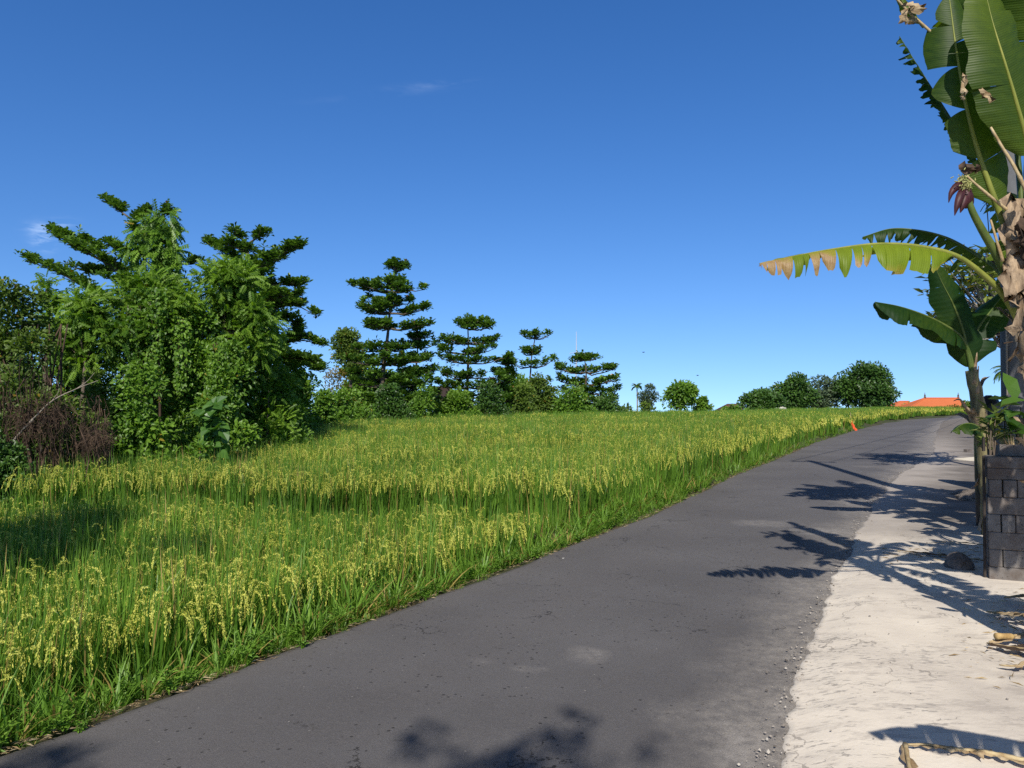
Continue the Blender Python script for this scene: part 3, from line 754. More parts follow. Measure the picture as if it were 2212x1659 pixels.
def tier_tree(label, trunk_px, d, tiers, rt, leafpx=8.5, dens=1., name='almond_tree', nbr=8, leafm='tmy', lift=.10, flat=.55, group=None, jit=1., lmin=10.):
    """pagoda shaped tree: tiers = (y of the tier, left x, right x)"""
    reseed(label); t = Tree(); u = d/F
    tp = np.array([at(x, y, d + dd) for x, y, dd in [(*q, 0) if len(q) == 2 else q for q in trunk_px]])
    base = tp[0].copy(); base[2] = float(gz(base[0], base[1])); tp = np.concatenate([[base - (0, 0, .05)], tp[1:]])
    sp = spline(tp, 24)
    t.trunk.tube(sp, np.linspace(rt*u, .9*u, 24), 7, True, 0, 0, .05)
    for (y, x0, x1) in tiers:
        z = at(CX, y, d)[2]; j = int(np.argmin(np.abs(sp[:, 2] - z))); c = sp[j]
        cx = CX + c[0]/c[1]*F; l, r = max(cx - x0, 4)*u, max(x1 - cx, 4)*u
        a0 = rng.random()*6.28; tz = rng.normal(0, 3*jit)*u
        for k in range(nbr):
            a = a0 + k*2*PI/nbr + rng.normal(0, .2)
            if k == 0: a = rng.normal(0, .12)
            if k == 1: a = PI + rng.normal(0, .12)
            ca, sa = math.cos(a), math.sin(a)
            rr = (r*ca*ca if ca > 0 else l*ca*ca) + flat*.5*(l + r)*sa*sa
            rr *= rng.uniform(.85, 1.05) if k < 2 else rng.uniform(.35, 1.0)
            h = rng.normal(0, 5*jit)*u + tz
            pts = [c + np.array((ca*rr*s, sa*rr*s, -lift*.4*rr*math.sin(s*PI) + lift*rr*s**2*1.3 + h*s)) + rng.normal(0, .025*rr, 3)*(s > 0) for s in np.linspace(0, 1, 6)]
            t.limb(pts, max(1.6, rt*.35)*u, .6*u, 4)
            limb_foliage(t, pts, None, d, dens*.8, .25, 14 + rr/u*.10, leafpx, 7, .16, lmin)
        # a little tuft on the stem over the tier
    t.leaves(rosettes(sp[-1:] + rng.normal(0, 3*u, (5, 3)), 9, leafpx*u, leafpx*.5*u, 'obov', .8))
    return t.finish(name, label, 'tree', base, M['bark'], M[leafm], group)
def clump_foliage(t, C, R, n, L, W, tpl, upb=.55, outw=1., droop=0.):
    """n leaves spread through overlapping clumps; C centres, R radii"""
    pr = np.array(R)**2; i = rng.choice(len(C), n, p=pr/pr.sum())
    D = rand_dirs(n); D[:, 2] = np.where(rng.random(n) < .62, np.abs(D[:, 2]), D[:, 2])
    r = (np.array(R)[i]*rng.random(n)**.42)[:, None]
    P = np.array(C)[i] + D*r
    A = unit(D*outw + .75*rand_dirs(n) + np.array((0, 0, -droop)))
    N = unit(np.array((0, 0, upb)) + .55*D + .45*rand_dirs(n) + np.array((-.05, -.35, 0)))
    ct = rng.normal(0, .16, len(C))
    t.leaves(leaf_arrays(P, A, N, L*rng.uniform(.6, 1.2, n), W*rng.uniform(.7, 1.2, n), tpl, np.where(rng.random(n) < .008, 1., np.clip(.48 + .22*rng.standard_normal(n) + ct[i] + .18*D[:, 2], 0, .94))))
def bush(label, x0, x1, ytop, d, leafpx, lm, tpl='broad', cov=4.2, name='bush', cat='bush', depth=.8, ybot=None, rc=.2, K=None, wr=.6, trunkh=None, seed=None, group=None, barkm='bark', crown='foliage', stem='stem', upb=.55, droop=0., top=1.4):
    """rounded plant filling x0..x1, ytop..ground of the photograph at distance d"""
    reseed(label); t = Tree(); u = d/F; xc = (x0+x1)/2; base = ground_at(xc, d)
    zt = at(xc, ytop, d)[2]; zb = base[2] if ybot is None else at(xc, ybot, d)[2]
    w = (x1-x0)*u/2; h = zt - zb; dp = w*depth
    K = K or int(np.clip(22*(1 + h/(2*w)), 14, 60))
    rr = rc*min(2*w, h*1.3)
    C = []
    nl_ = int(rng.integers(4, 8)); LB = rand_dirs(nl_)*rng.uniform(.35, .8, (nl_, 1)); LR = rng.uniform(.36, .62, nl_)
    LB[0] = (rng.normal(0, .1), 0, .62); LB[1] = (-.62, 0, rng.uniform(-.1, .3)); LB[2] = (.62, 0, rng.uniform(-.1, .3))
    while len(C) < K:
        j = rng.integers(nl_); q = LB[j] + rand_dirs(1)[0]*LR[j]*rng.random()**.3
        if np.linalg.norm(q) > 1.04: continue
        if ybot is None: q[2] = abs(q[2])
        prof = 1 - .35*max(q[2], 0)**2
        c = np.array((base[0] + q[0]*(w - rr*.7)*prof, d + q[1]*max(dp - rr*.5, rr*.3), (zb + max(q[2], -.02)*(h - rr*.75)) if ybot is None else (zb + zt)/2 + q[2]*(h/2 - rr*.75)))
        C.append(c)
    R = rr*rng.uniform(.5, 1.2, K); C = np.array(C)
    # stretch the clumps so that the crown fills its own outline
    lo, hi_ = (C[:, 0] - R).min(), (C[:, 0] + R).max(); C[:, 0] = base[0] + (C[:, 0] - (lo + hi_)/2)*min(1.5, 2*w/(hi_ - lo))
    b0 = zb if ybot is None else (C[:, 2] - R).min(); tz_ = (C[:, 2] + R*.9).max(); C[:, 2] = (zb if ybot is None else zb) + (C[:, 2] - b0)*min(1.7, (zt - zb)/(tz_ - b0))
    L = leafpx*u; W = L*wr
    n = int(cov*1.9*(2*w)*h/(L*W*.5)*(1.15 if depth > .6 else .9))
    n = min(n, 34000)
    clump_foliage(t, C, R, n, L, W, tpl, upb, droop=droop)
    zs = base[2]
    if trunkh is None:
        for c in np.array(C)[rng.permutation(K)[:9]]:
            b = base + np.array((rng.normal(0, .12*w), rng.normal(0, .12*w), -.03)); mid_ = (b + c)/2 + rng.normal(0, .08*w, 3)
            t.limb([b, mid_, c], 2.4*u, .8*u, 4)
    else:
        f = np.array((base[0] + rng.normal(0, .05*w), d, zb + h*.3))
        t.trunk.tube(spline([base - (0, 0, .05), (base + f)/2 + rng.normal(0, .03*w, 3), f], 8), np.linspace(trunkh*u, trunkh*.6*u, 8), 7, True, 0, 0, .06)
        for c in np.array(C)[rng.permutation(K)[:14]]:
            t.limb(spline([f - (0, 0, .05*h), (f + c)/2 + np.array((0, 0, -.05*h)) + rng.normal(0, .05*w, 3), c], 6), trunkh*.45*u, .8*u, 4)
    return t.finish(name, label, cat, base, M[barkm], M[lm], group, stem, crown)

# --- the great tangle on the left --------------------------------------------------
# big almond tree with long bare-ended limbs, hung with creepers
def limb_tree(label, d, trunk_px, rt, limbs, leafpx, name='almond_tree', lm='tmy', dens=1., twig=24, extra=None, nl=8):
    reseed(label); t = Tree(); u = d/F
    tp = np.array([at(x, y, d) for x, y in trunk_px]); base = tp[0].copy(); base[2] = float(gz(base[0], d)); tp[0] = base - (0, 0, .05)
    t.trunk.tube(spline(tp, 20), np.linspace(rt*u, 2.5*u, 20), 7, True, 0, 0, .05)
    for L in limbs:
        pts = spline([at(x, y, d + dd) for x, y, dd in L], 9)
        t.limb(pts, 3.2*u, .8*u, 5)
        limb_foliage(t, pts, None, d, dens, .12, twig, leafpx, nl)
    if extra: extra(t, u)
    return t.finish(name, label, 'tree', base, M['bark'], M[lm])
def creepers(t, u, cols, lpx=7, n=420, d=15.):
    for (x, y0, y1, w) in cols:
        k = int(n*(y1-y0)/100*w/30)
        py = rng.uniform(y0, y1, k); px = x + rng.normal(0, w*.42, k)*(1 - .35*(py-y0)/(y1-y0)); dd = d + rng.normal(0, w*.4, k)*u
        P = np.array([at(a, b, c) for a, b, c in zip(px, py, dd)])
        A = unit(np.stack([rng.normal(0, .5, k), rng.normal(-.3, .5, k), rng.normal(-.6, .4, k)], 1)); N = unit(np.array((0, -.7, .5)) + .5*rand_dirs(k))
        t.leaves(leaf_arrays(P, A, N, lpx*u*rng.uniform(.6, 1.2, k), lpx*.7*u, 'heart', rng.random(k)))
        for _ in range(5):
            x_ = x + rng.normal(0, w*.3); t.trunk.tube([at(x_ + rng.normal(0, 3), y, d) for y in np.linspace(y0, y1, 6)], .8*u, 3, False)
limb_tree('tall dark tree with long bare-ended limbs reaching up to the left, highest of the tangle', 15.5,
    [(318,1000),(322,860),(312,720),(300,600),(292,520)], 13,
    [[(300,620,0),(240,575,-.3),(175,540,-.2),(112,502,0)], [(310,690,0),(230,650,-.3),(150,600,0),(60,563,.2)], [(292,520,0),(288,480,0),(262,458,0),(232,437,.1)],
     [(295,560,0),(320,500,.1),(345,475,.1),(366,462,0)], [(300,600,0),(250,585,.6),(200,590,1.),(150,575,1.2)], [(305,640,0),(270,610,-.6),(225,600,-.9)],
     [(300,560,0),(262,545,-.4),(236,530,-.5)], [(292,520,0),(300,470,.2),(315,462,.3)], [(305,600,0),(360,575,.4),(420,570,.8)], [(232,560,.2),(190,525,.2),(140,512,0)]],
    11.5, dens=1.5, twig=29)
# creeper curtain over its right side: feathery leaves
t = Tree(); d = 15.1; u = d/F
for (x0_, y0_, r_) in ((358,470,20),(365,495,20),(360,520,20),(352,548,20),(365,575,16),(345,505,18),(335,475,18),(325,515,22),(318,545,22),(330,580,24),(300,500,20),(285,540,18),(350,600,22),(375,545,12)):
    c = at(x0_, y0_, d); n = 44
    D = rand_dirs(n); P = c + D*r_*u*.9
    A = unit(D*.8 + np.array((0, -.2, -.75)) + .4*rand_dirs(n)); N = unit(np.array((0, -.5, .7)) + .4*rand_dirs(n))
    t.leaves(leaf_arrays(P, A, N, 25*u*rng.uniform(.7, 1.2, n), 20*u, 'pinn', rng.random(n)))
t.limb(spline([np.array((at(330,900,d)[0], d, gz(at(330,900,d)[0], d))), at(335,760,d), at(345,620,d), at(355,480,d)], 10), 5*u, 1*u)
b_ = at(330, 900, d); b_[2] = gz(b_[0], d)
t.finish('creeper', 'light feathery-leaved creeper hanging like a curtain from the top of the tallest tree', 'creeper', b_, M['vine'], M['mid'], stem='stem', crown='foliage')

limb_tree('dark tiered tree leaning right behind the bright bushes, second tallest on the left', 19,
    [(560,960),(572,820),(560,700),(545,600),(530,520)], 11,
    [[(540,600,0),(500,560,-.2),(470,535,0),(445,525,0)], [(545,610,0),(590,570,.2),(615,545,.1),(643,535,0)], [(530,520,0),(515,512,0),(500,505,0)], [(532,530,0),(560,512,.1),(573,508,.1)],
     [(550,650,0),(590,615,-.3),(620,615,-.2),(650,620,0)], [(555,690,0),(600,665,.2),(640,660,0),(682,682,.1)], [(562,720,0),(610,690,-.4),(640,700,-.3),(650,722,-.2)], [(565,780,0),(610,745,.1),(655,735,0),(700,748,0)],
     [(545,610,0),(560,580,-.8),(580,560,-1.)], [(550,640,0),(500,610,.4),(470,600,.6)], [(565,780,0),(600,770,-.8),(640,775,-.9),(680,782,-.7)], [(540,560,0),(520,540,-.5),(495,530,-.6)],
     [(540,580,0),(570,545,.5),(600,560,.8)], [(555,680,0),(580,650,-.9),(610,640,-1.2)], [(568,820,0),(620,790,.3),(670,790,.2),(692,800,0)], [(560,700,0),(610,655,.5),(645,640,.6)]],
    11.5, dens=1.9, twig=33)
# bright feathery trees
for (lab, x0, x1, yt, yb, dd, cov, lp) in (
    ('bright green feathery tree between the tall trees, right of the creeper curtain', 375, 610, 560, 800, 15.4, 3.6, 23),
    ('bright green feathery tree at the centre of the tangle under the long limbs', 195, 435, 590, 800, 14.8, 3.4, 22),
    ('bright green feathery tree on the left of the tangle, above the brown vines', 80, 270, 620, 840, 14.2, 3.4, 22),
    ('slim feathery sapling rising over the left end of the tangle', 62, 130, 592, 700, 14.9, 2.2, 24)):
    bush(lab, x0, x1, yt, dd, lp, 'light', 'pinn', cov*1.15, 'feathery_tree', 'tree', 0.75, yb, .17, 40 if x1-x0 > 100 else 12, .85, 6, crown='crown', stem='trunk', upb=.7, droop=.3)
# viny mass hanging over trunk
t = Tree(); d = 14.3; u = d/F
creepers(t, u, [(335,620,840,34),(288,660,850,24),(392,690,850,26),(470,740,860,28)], 8, 330, d)
b_ = at(350, 940, d); b_[2] = gz(b_[0], d)
t.limb([b_, at(345, 800, d), at(340, 640, d)], 4*u, 2*u)
t.finish('creeper', 'round-leaved creeper cloaking the trunks in the middle of the tangle', 'creeper', b_, M['vine'], M['mid'], stem='stem', crown='foliage')
bush('round leafy tree filling the middle of the tangle behind the creepers', 225, 480, 600, 16.6, 11, 'mid', 'broad', 3.2, 'broadleaf_tree', 'tree', .5, 960, .17, 60, .6, 8, crown='crown', stem='trunk')
bush('dense leafy tree between the tall tree and the right-leaning tree', 420, 620, 640, 16.4, 10, 'mid', 'broad', 3.6, 'broadleaf_tree', 'tree', .5, 960, .17, 50, .6, 7, crown='crown', stem='trunk')
bush('dark leafy tree in the shade under the right-leaning tall tree', 530, 690, 740, 18.6, 10, 'mid', 'broad', 3.0, 'broadleaf_tree', 'tree', .5, 960, .18, 44, .6, 6, crown='crown', stem='trunk')
# backing thicket so that no sky shows low down
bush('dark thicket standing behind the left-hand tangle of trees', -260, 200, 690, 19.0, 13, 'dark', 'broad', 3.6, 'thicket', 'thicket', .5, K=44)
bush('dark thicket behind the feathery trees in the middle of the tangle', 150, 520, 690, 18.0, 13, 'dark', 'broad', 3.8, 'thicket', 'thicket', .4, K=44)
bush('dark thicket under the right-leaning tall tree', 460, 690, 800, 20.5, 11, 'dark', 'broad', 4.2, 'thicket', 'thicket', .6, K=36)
# brown vine-covered shrubs at the left end
t = Tree(); d = 11.6; u = d/F
C, R = [], []
for (x_, y_, r_) in ((20,700,60),(-40,660,60),(-60,780,70),(70,760,50),(10,640,36),(90,720,40),(40,840,50),(-30,900,60),(150,900,40),(60,660,40),(10,760,60),(90,880,40),(20,940,50),(200,930,36),(120,960,40)):
    C.append(at(x_, y_, d + rng.normal(0, .25))); R.append(r_*u)
clump_foliage(t, C, R, 9500, 11*u, 7*u, 'broad')
base = ground_at(40, d)
for _ in range(12): 
    x_ = rng.uniform(-40, 150); t.limb(spline([at(x_ + rng.normal(0, 20), 1030, d + rng.normal(0, .4)), at(x_ + rng.normal(0, 20), 880, d), at(x_ + rng.normal(0, 30), 700, d)], 7), 4*u, 1.5*u, 4)
root = t.finish('vine_thicket', 'shrubs smothered in hanging brown dead vines at the left end of the trees', 'shrub', base, M['vine'], M['olive'], stem='stem', crown='foliage')
mb = MB()
for _ in range(330):
    x_ = rng.uniform(-40, 235); y_ = rng.uniform(850, 970) if x_ > 100 else rng.uniform(760, 960); L_ = rng.uniform(40, 190)
    dd = d - .35 + rng.normal(0, .4); k = 6; sw = rng.normal(0, 10)
    pts = [at(x_ + sw*math.sin(q*3) + rng.normal(0, 3.5), min(y_ + L_*q, 1040), dd + rng.normal(0, .03)) for q in np.linspace(0, 1, k)]
    mb.tube(pts, rng.uniform(.35, 1.0)*u, 3, False)
for (x_, y_, w_, h_) in ((112,890,34,46),(210,945,26,40),(60,900,30,50)):
    for _ in range(240):
        a = at(x_ + rng.normal(0, w_*.5), y_ + rng.normal(0, h_*.4), d - .5 + rng.normal(0, .15)); q = rand_dirs(1)[0]*np.array((1, .6, 1)); 
        b = a + unit(q + np.array((0, 0, -.6)))*rng.uniform(12, 40)*u
        mb.tube([a, (a+b)/2 + rng.normal(0, 4*u, 3), b], .55*u, 3, False)
mb.build('dry_vine', M['vine'], root, base)
# low leafy growth in front of the brown vines
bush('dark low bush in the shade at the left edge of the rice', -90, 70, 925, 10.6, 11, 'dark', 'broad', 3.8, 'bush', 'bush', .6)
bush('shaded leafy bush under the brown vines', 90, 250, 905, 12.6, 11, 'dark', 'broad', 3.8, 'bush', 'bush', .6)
mb = MB(); d = 10.9
mb.tube(spline([at(72, 905, d), at(110, 868, d), at(165, 840, d), at(212, 822, d)], 12), np.linspace(2.0, .7, 12)*d/F, 5)
mb.tube(spline([at(165, 840, d), at(190, 822, d + .1), at(204, 805, d + .1)], 6), np.linspace(.9, .4, 6)*d/F, 4)
mb.tube(spline([at(110, 868, d), at(128, 842, d), at(120, 815, d)], 6), np.linspace(.9, .4, 6)*d/F, 4)
mb.tube(spline([at(72, 905, d), at(40, 940, d + .2), at(10, 975, d + .3)], 6), np.linspace(2.6, 3.2, 6)*d/F, 5)
tag(mb.build('dead_branch', M['deadwood'], smooth=True), 'bare pale branch sticking up across the brown vines', 'branch')
# front row of the left mass
bush('bright broad-leaved shrub in front of the tall trees, left of the round-leaved plant', 205, 405, 772, 13.0, 13, 'mid', 'broad', 3.6, 'shrub', 'shrub', .6, droop=.3)
bush('glossy leafy shrub below the feathery trees, behind the round-leaved plant', 360, 580, 770, 14.4, 11, 'mid', 'broad', 4.0, 'shrub', 'shrub', .6)
bush('shrub of large round grey-green leaves at the foot of the tangle', 418, 502, 868, 13.0, 24, 'heart', 'heart', 2.3, 'shrub', 'shrub', .5, wr=.95, droop=.6, upb=.3)
bush('broad rounded leafy tree filling the gap between the two feathery trees', 340, 520, 640, 14.9, 10, 'mid', 'broad', 2.6, 'broadleaf_tree', 'tree', .5, 960, .17, 54, .6, 6, crown='crown', stem='trunk')
bush('wide leafy bush spreading right from the foot of the tangle', 520, 690, 790, 16.8, 9, 'mid', 'broad', 2.8, 'bush', 'bush', .6)
bush('rounded leafy tree left in the tangle, between brown vines and feathery trees', 60, 240, 680, 15.2, 10, 'mid', 'broad', 2.6, 'broadleaf_tree', 'tree', .5, 960, .17, 54, .6, 6, crown='crown', stem='trunk')
bush('olive shrub between the brown vines and the bright broad-leaved shrub', 140, 270, 800, 13.4, 10, 'olive', 'broad', 3.4, 'shrub', 'shrub', .6)
bush('low leafy plant at the very edge of the rice under the round-leaved shrub', 370, 470, 945, 12.6, 13, 'mid', 'broad', 3.0, 'bush', 'bush', .6)
bush('layered light-green shrub right of the round-leaved shrub', 500, 650, 815, 16.2, 20, 'light', 'pinn', 2.2, 'shrub', 'shrub', .6, wr=.8, upb=1.1)
bush('mid-green bush below the right-leaning tall tree', 590, 700, 800, 20.5, 10, 'mid', 'broad', 4.0, 'bush', 'bush', .7)
bush('low fern-like bush at the rice edge beneath the layered shrub', 555, 660, 895, 18.0, 16, 'light', 'pinn', 1.8, 'bush', 'bush', .6, wr=.8)
bush('dense leafy bush between the tangle and the bronze bush', 655, 745, 842, 25.0, 9, 'mid', 'broad', 4.2, 'bush', 'bush', .7)
bush('flat-topped bronze and yellow bush left of the tall tiered tree', 660, 795, 795, 30.5, 6, 'bronze', 'broad', 2.6, 'bush', 'bush', .5, wr=.6, upb=1.2)
# --- the middle row ------------------------------------------------------------------
bush('rounded olive tree behind the left side of the tall tiered tree', 712, 800, 706, 38, 7, 'olive', 'broad', 3.3, 'broadleaf_tree', 'tree', .7, 830, .2, 30, .6, 5, crown='crown', stem='trunk')
tier_tree('tallest tiered tree of the middle row, with clear gaps between its tiers', [(822,905),(826,820),(838,720),(846,640),(858,585)], 34,
    [(882,745,925),(858,750,940),(834,742,930),(812,765,935),(790,745,925),(752,758,880),(716,770,935),(680,765,930),(664,790,885),(632,765,920),(612,835,880),(590,838,882)], 7, 8, 1.35, jit=.7)
tier_tree('smaller tiered tree close against the right of the tallest tiered tree', [(893,905),(895,820),(902,760),(900,712)], 36,
    [(885,860,950),(862,860,945),(838,862,935),(808,868,940),(778,865,930),(755,868,945),(733,880,930),(716,888,915)], 4, 7.5, .75, jit=.5, lmin=9)
tier_tree('wide tiered tree with twin stems right of the tallest tiered tree', [(1008,900),(1010,820),(1012,760),(1010,690)], 40,
    [(884,935,1110),(862,938,1105),(838,942,1100),(812,945,1095),(786,955,1095),(762,950,1065),(740,955,1080),(716,985,1072),(700,988,1055)], 5, 7.5, 1.15, jit=.45, lmin=8.5)
tier_tree('short tiered tree tucked against the right side of the twin-stemmed tree', [(1085,900),(1088,840),(1092,782)], 41, [(866,1050,1120),(846,1055,1118),(826,1060,1112),(806,1066,1112),(790,1070,1108)], 3, 7, .8, jit=.4, lmin=8)
tier_tree('slender tiered tree with sparse tiers left of the antenna mast', [(1140,900),(1145,820),(1150,760),(1158,722)], 44,
    [(882,1095,1200),(860,1105,1200),(838,1115,1190),(796,1100,1196),(766,1125,1170),(728,1122,1186)], 3, 7, .75, lift=.22, jit=.35, lmin=8, nbr=6)
tier_tree('broad low tiered tree at the right end of the middle row', [(1262,900),(1264,850),(1266,800),(1262,772)], 46,
    [(892,1210,1325),(872,1210,1330),(852,1215,1338),(830,1205,1340),(806,1200,1325),(776,1240,1290)], 4, 7, 1.1, jit=.4, lmin=8.5)
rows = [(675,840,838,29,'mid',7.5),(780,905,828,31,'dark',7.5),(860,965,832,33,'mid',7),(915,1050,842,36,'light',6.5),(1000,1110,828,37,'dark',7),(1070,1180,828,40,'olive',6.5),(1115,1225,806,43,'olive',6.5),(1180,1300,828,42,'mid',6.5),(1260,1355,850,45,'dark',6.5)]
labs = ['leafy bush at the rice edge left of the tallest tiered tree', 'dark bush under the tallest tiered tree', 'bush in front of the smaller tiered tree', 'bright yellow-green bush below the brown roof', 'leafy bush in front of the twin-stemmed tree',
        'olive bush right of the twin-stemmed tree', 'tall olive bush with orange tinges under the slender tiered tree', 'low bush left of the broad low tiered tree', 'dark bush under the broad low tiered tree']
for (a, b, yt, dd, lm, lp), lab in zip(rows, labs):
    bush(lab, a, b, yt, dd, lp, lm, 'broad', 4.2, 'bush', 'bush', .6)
bush('dark hedge behind the middle row, left part', 668, 965, 788, 45, 9, 'mid', 'broad', 3.2, 'hedge', 'hedge', .25, K=40)
bush('dark hedge behind the middle row, right part', 935, 1310, 812, 52, 8, 'mid', 'broad', 3.2, 'hedge', 'hedge', .2, K=40)
# --- far things ------------------------------------------------------------------------
bush('low scrub behind the rice beside the small palm', 1320, 1425, 868, 54, 7, 'olive', 'broad', 3.4, 'bush', 'bush', .4)
bush('small grey-green conifer-like tree right of the small palm', 1376, 1424, 829, 62, 5, 'greyg', 'oval', 2.4, 'conifer', 'tree', .8, 895, .2, 26, .45, 2.2, crown='crown', stem='trunk')
bush('bright green rounded tree standing alone behind the rice', 1430, 1508, 821, 64, 8, 'mid', 'broad', 4.4, 'broadleaf_tree', 'tree', .8, 905, .24, 30, .6, 3.5, crown='crown', stem='trunk')
bush('small dark tree touching the right of the lone bright tree', 1498, 1540, 856, 66, 7, 'mid', 'broad', 4.2, 'broadleaf_tree', 'tree', .8, 905, .26, 16, .6, 2.5, crown='crown', stem='trunk')
bush('low bushes beside the far brown roof', 1535, 1620, 874, 78, 6, 'mid', 'broad', 3.6, 'bush', 'bush', .4)
bush('wide low dark tree, left one of the far right group', 1594, 1700, 841, 90, 7, 'dark', 'broad', 4.6, 'broadleaf_tree', 'tree', .7, 905, .22, 34, .6, 3, crown='crown', stem='trunk')
bush('domed dark tree, second from left in the far right group', 1664, 1768, 806, 94, 7, 'dark', 'broad', 4.8, 'broadleaf_tree', 'tree', .8, 910, .22, 40, .6, 3, crown='crown', stem='trunk')
bush('loose pale tree between the two domed dark trees', 1736, 1838, 808, 98, 7, 'greyg', 'broad', 2.2, 'broadleaf_tree', 'tree', .7, 905, .2, 26, .6, 2.5, crown='crown', stem='trunk')
bush('largest domed dark tree, beside the orange roofs', 1802, 1944, 783, 96, 7, 'dark', 'broad', 4.8, 'broadleaf_tree', 'tree', .8, 912, .2, 56, .6, 4, crown='crown', stem='trunk')
bush('low bush at the road crest in front of the orange roofs', 2062, 2120, 866, 100, 6, 'olive', 'broad', 3.4, 'bush', 'bush', .5)
bush('small bush with purple tinges before the larger orange roof', 2036, 2078, 873, 102, 5, 'bronze', 'broad', 2.6, 'bush', 'bush', .6)
bush('small bush between the two orange roofs', 1950, 1972, 868, 116, 5, 'mid', 'broad', 3., 'bush', 'bush', .6)
def palm(label, x, ytop, d, lpx, rt, nf=13, crownr=14, droop=.8, name='palm_tree', leafm='mid'):
    t = Tree(); u = d/F; b = ground_at(x, d); top = at(x, ytop, d)
    t.trunk.tube(spline([b - (0, 0, .05), (b + top)/2 + np.array((.02*d/50, 0, 0)), top], 10), np.linspace(rt*1.3*u, rt*u, 10), 6)
    for k in range(nf):
        a = k*2.4 + rng.random(); el = rng.uniform(-.2, 1.1); L = crownr*u*rng.uniform(.8, 1.15)
        s = np.linspace(0, 1, 8); e = el - droop*1.5*s
        P = top + np.cumsum(np.stack([np.cos(a)*np.cos(e), np.sin(a)*np.cos(e), np.sin(e)], 1)*L/8, 0)
        t.trunk.tube(P, np.linspace(.5, .2, 8)*u, 3, False)
        D = np.gradient(P, axis=0); D = unit(D); sd = unit(np.cross(D, (0, 0, 1.)))
        for sg in (1, -1):
            for f in np.linspace(.15, 7, 16):
                i = min(int(f), 6); q = P[i] + (P[i+1] - P[i])*(f - i)
                A = unit(sd[i]*sg + D[i]*.6 + np.array((0, 0, -.45)))
                t.leaves(leaf_arrays(q[None], A[None], np.array([[0, 0, 1.]]) + .2*rand_dirs(1), np.array([lpx*u*(1 - .5*abs(f/7 - .4))]), 1.3*u, 'lance', rng.random(1)))
    return t.finish(name, label, 'palm', b, M['palebark'], M[leafm], stem='trunk', crown='fronds')
palm('small slim palm standing behind the scrub left of the conifer', 1376, 834, 64, 6, 1.3)
palm('palm whose frond shows beside the utility pole', 2180, 800, 30, 14, 4, 12, 36, .9)

# frangipani behind the pole
t = Tree(); d = 17.; u = d/F; b = ground_at(2172, d)
tip = []
t.trunk.tube(spline([b - (0, 0, .05), at(2180, 900, d), at(2178, 760, d), at(2172, 700, d)], 10), np.linspace(9, 6, 10)*u, 7, True, 0, 0, .05)
reseed('frangipani')
for k in range(72):
    ex, ey = rng.uniform(1995, 2240), rng.uniform(540, 720)
    if math.hypot((ex - 2125)/135, (ey - 640)/105) > 1.03: continue
    dd = d + rng.normal(0, .7); e = at(ex, ey, dd)
    s0 = at(2174 + rng.normal(0, 6), rng.uniform(690, 760), d)
    mid_ = at(2174*.45 + ex*.55, 700*.35 + ey*.65 + rng.uniform(5, 40), (d + dd)/2 + rng.normal(0, .2))
    t.limb(spline([s0, mid_, e], 8), 2.8*u, 1.5*u, 5); tip.append(e); tip.append((mid_ + e)/2 + np.array((rng.normal(0, 12*u), rng.normal(0, .3), 8*u)))
tip = np.array(tip); print('frangipani tips', len(tip))
t.leaves(rosettes(tip, 14, 25*u, 9.5*u, 'oval', .25, .12))
t.finish('frangipani_tree', 'frangipani tree with forked limbs and thin yellowish leaves behind the pole', 'tree', b, M['palebark'], M['frangi'])
# trees outside the frame that throw the shadows seen on rice and road
def shade(label, X, Y, Z, r, n, lm='mid', K=16, L=.22, CC=None, RR=None):
    reseed(label); t = Tree(); b = np.array((X, Y, float(gz(X, Y))))
    C = CC if CC is not None else [np.array((X, Y, Z)) + rand_dirs(1)[0]*np.array((1, 1, .6))*r*rng.uniform(.3, 1) for _ in range(K)]
    t.trunk.tube(spline([b - (0, 0, .05), (b + np.array((X, Y, Z)))/2 + rng.normal(0, .1, 3), (X, Y, Z - .2*r)], 8), np.linspace(.14, .07, 8), 7)
    for c in C: t.limb([np.array((X, Y, Z - .4*r)), (np.array((X, Y, Z)) + c)/2 - (0, 0, .1), c], .04 if CC is None else .014, .015 if CC is None else .006, 4)
    clump_foliage(t, C, rng.uniform(.25, .45, K)*r*.8 if RR is None else RR, n, L, L*.6, 'broad')
    return t.finish('broadleaf_tree', label, 'tree', b, M['bark'], M[lm])
shade('leafy roadside tree left of the viewpoint shading the near rice', -5.3, 1.2, 5.7, 1.5, 2600)
shade('leafy tree beyond the left edge of the photo shading the vines', -9.8, 4.2, 6.2, 2.4, 4200)
CC = []; RR = []
for x_, y_, r_ in ((930,1592,.10),(895,1610,.05),(1240,1566,.10),(1262,1590,.06),(1212,1592,.07),(1165,1620,.12),(1105,1656,.13),(1180,1672,.13),(1310,1648,.09),(1400,1604,.07),(1370,1622,.06),(1030,1668,.14),(95,1655,.16),(60,1700,.2)):
    gx_, gd_ = gp(x_, y_); L_ = 8.6 + rng.normal(0, .25); CC.append(np.array((gx_ - AZ*L_, gd_ - L_, float(base_z(gd_)) + L_*math.hypot(1, AZ)*math.tan(SUN_EL)))); RR.append(r_)
shade('sparse tree behind the viewpoint whose shadow touches the lower edge of the road', -.75, -5.4, 7.2, .8, 260, K=16, L=.10, CC=CC, RR=np.array(RR))
shade('tree right of the far road shading its crest', 35.5, 47, 5.2, 3.0, 3600, L=.3)
shade('tree right of the road beyond the frame edge', 31, 36, 4.6, 2.2, 2400, L=.3)
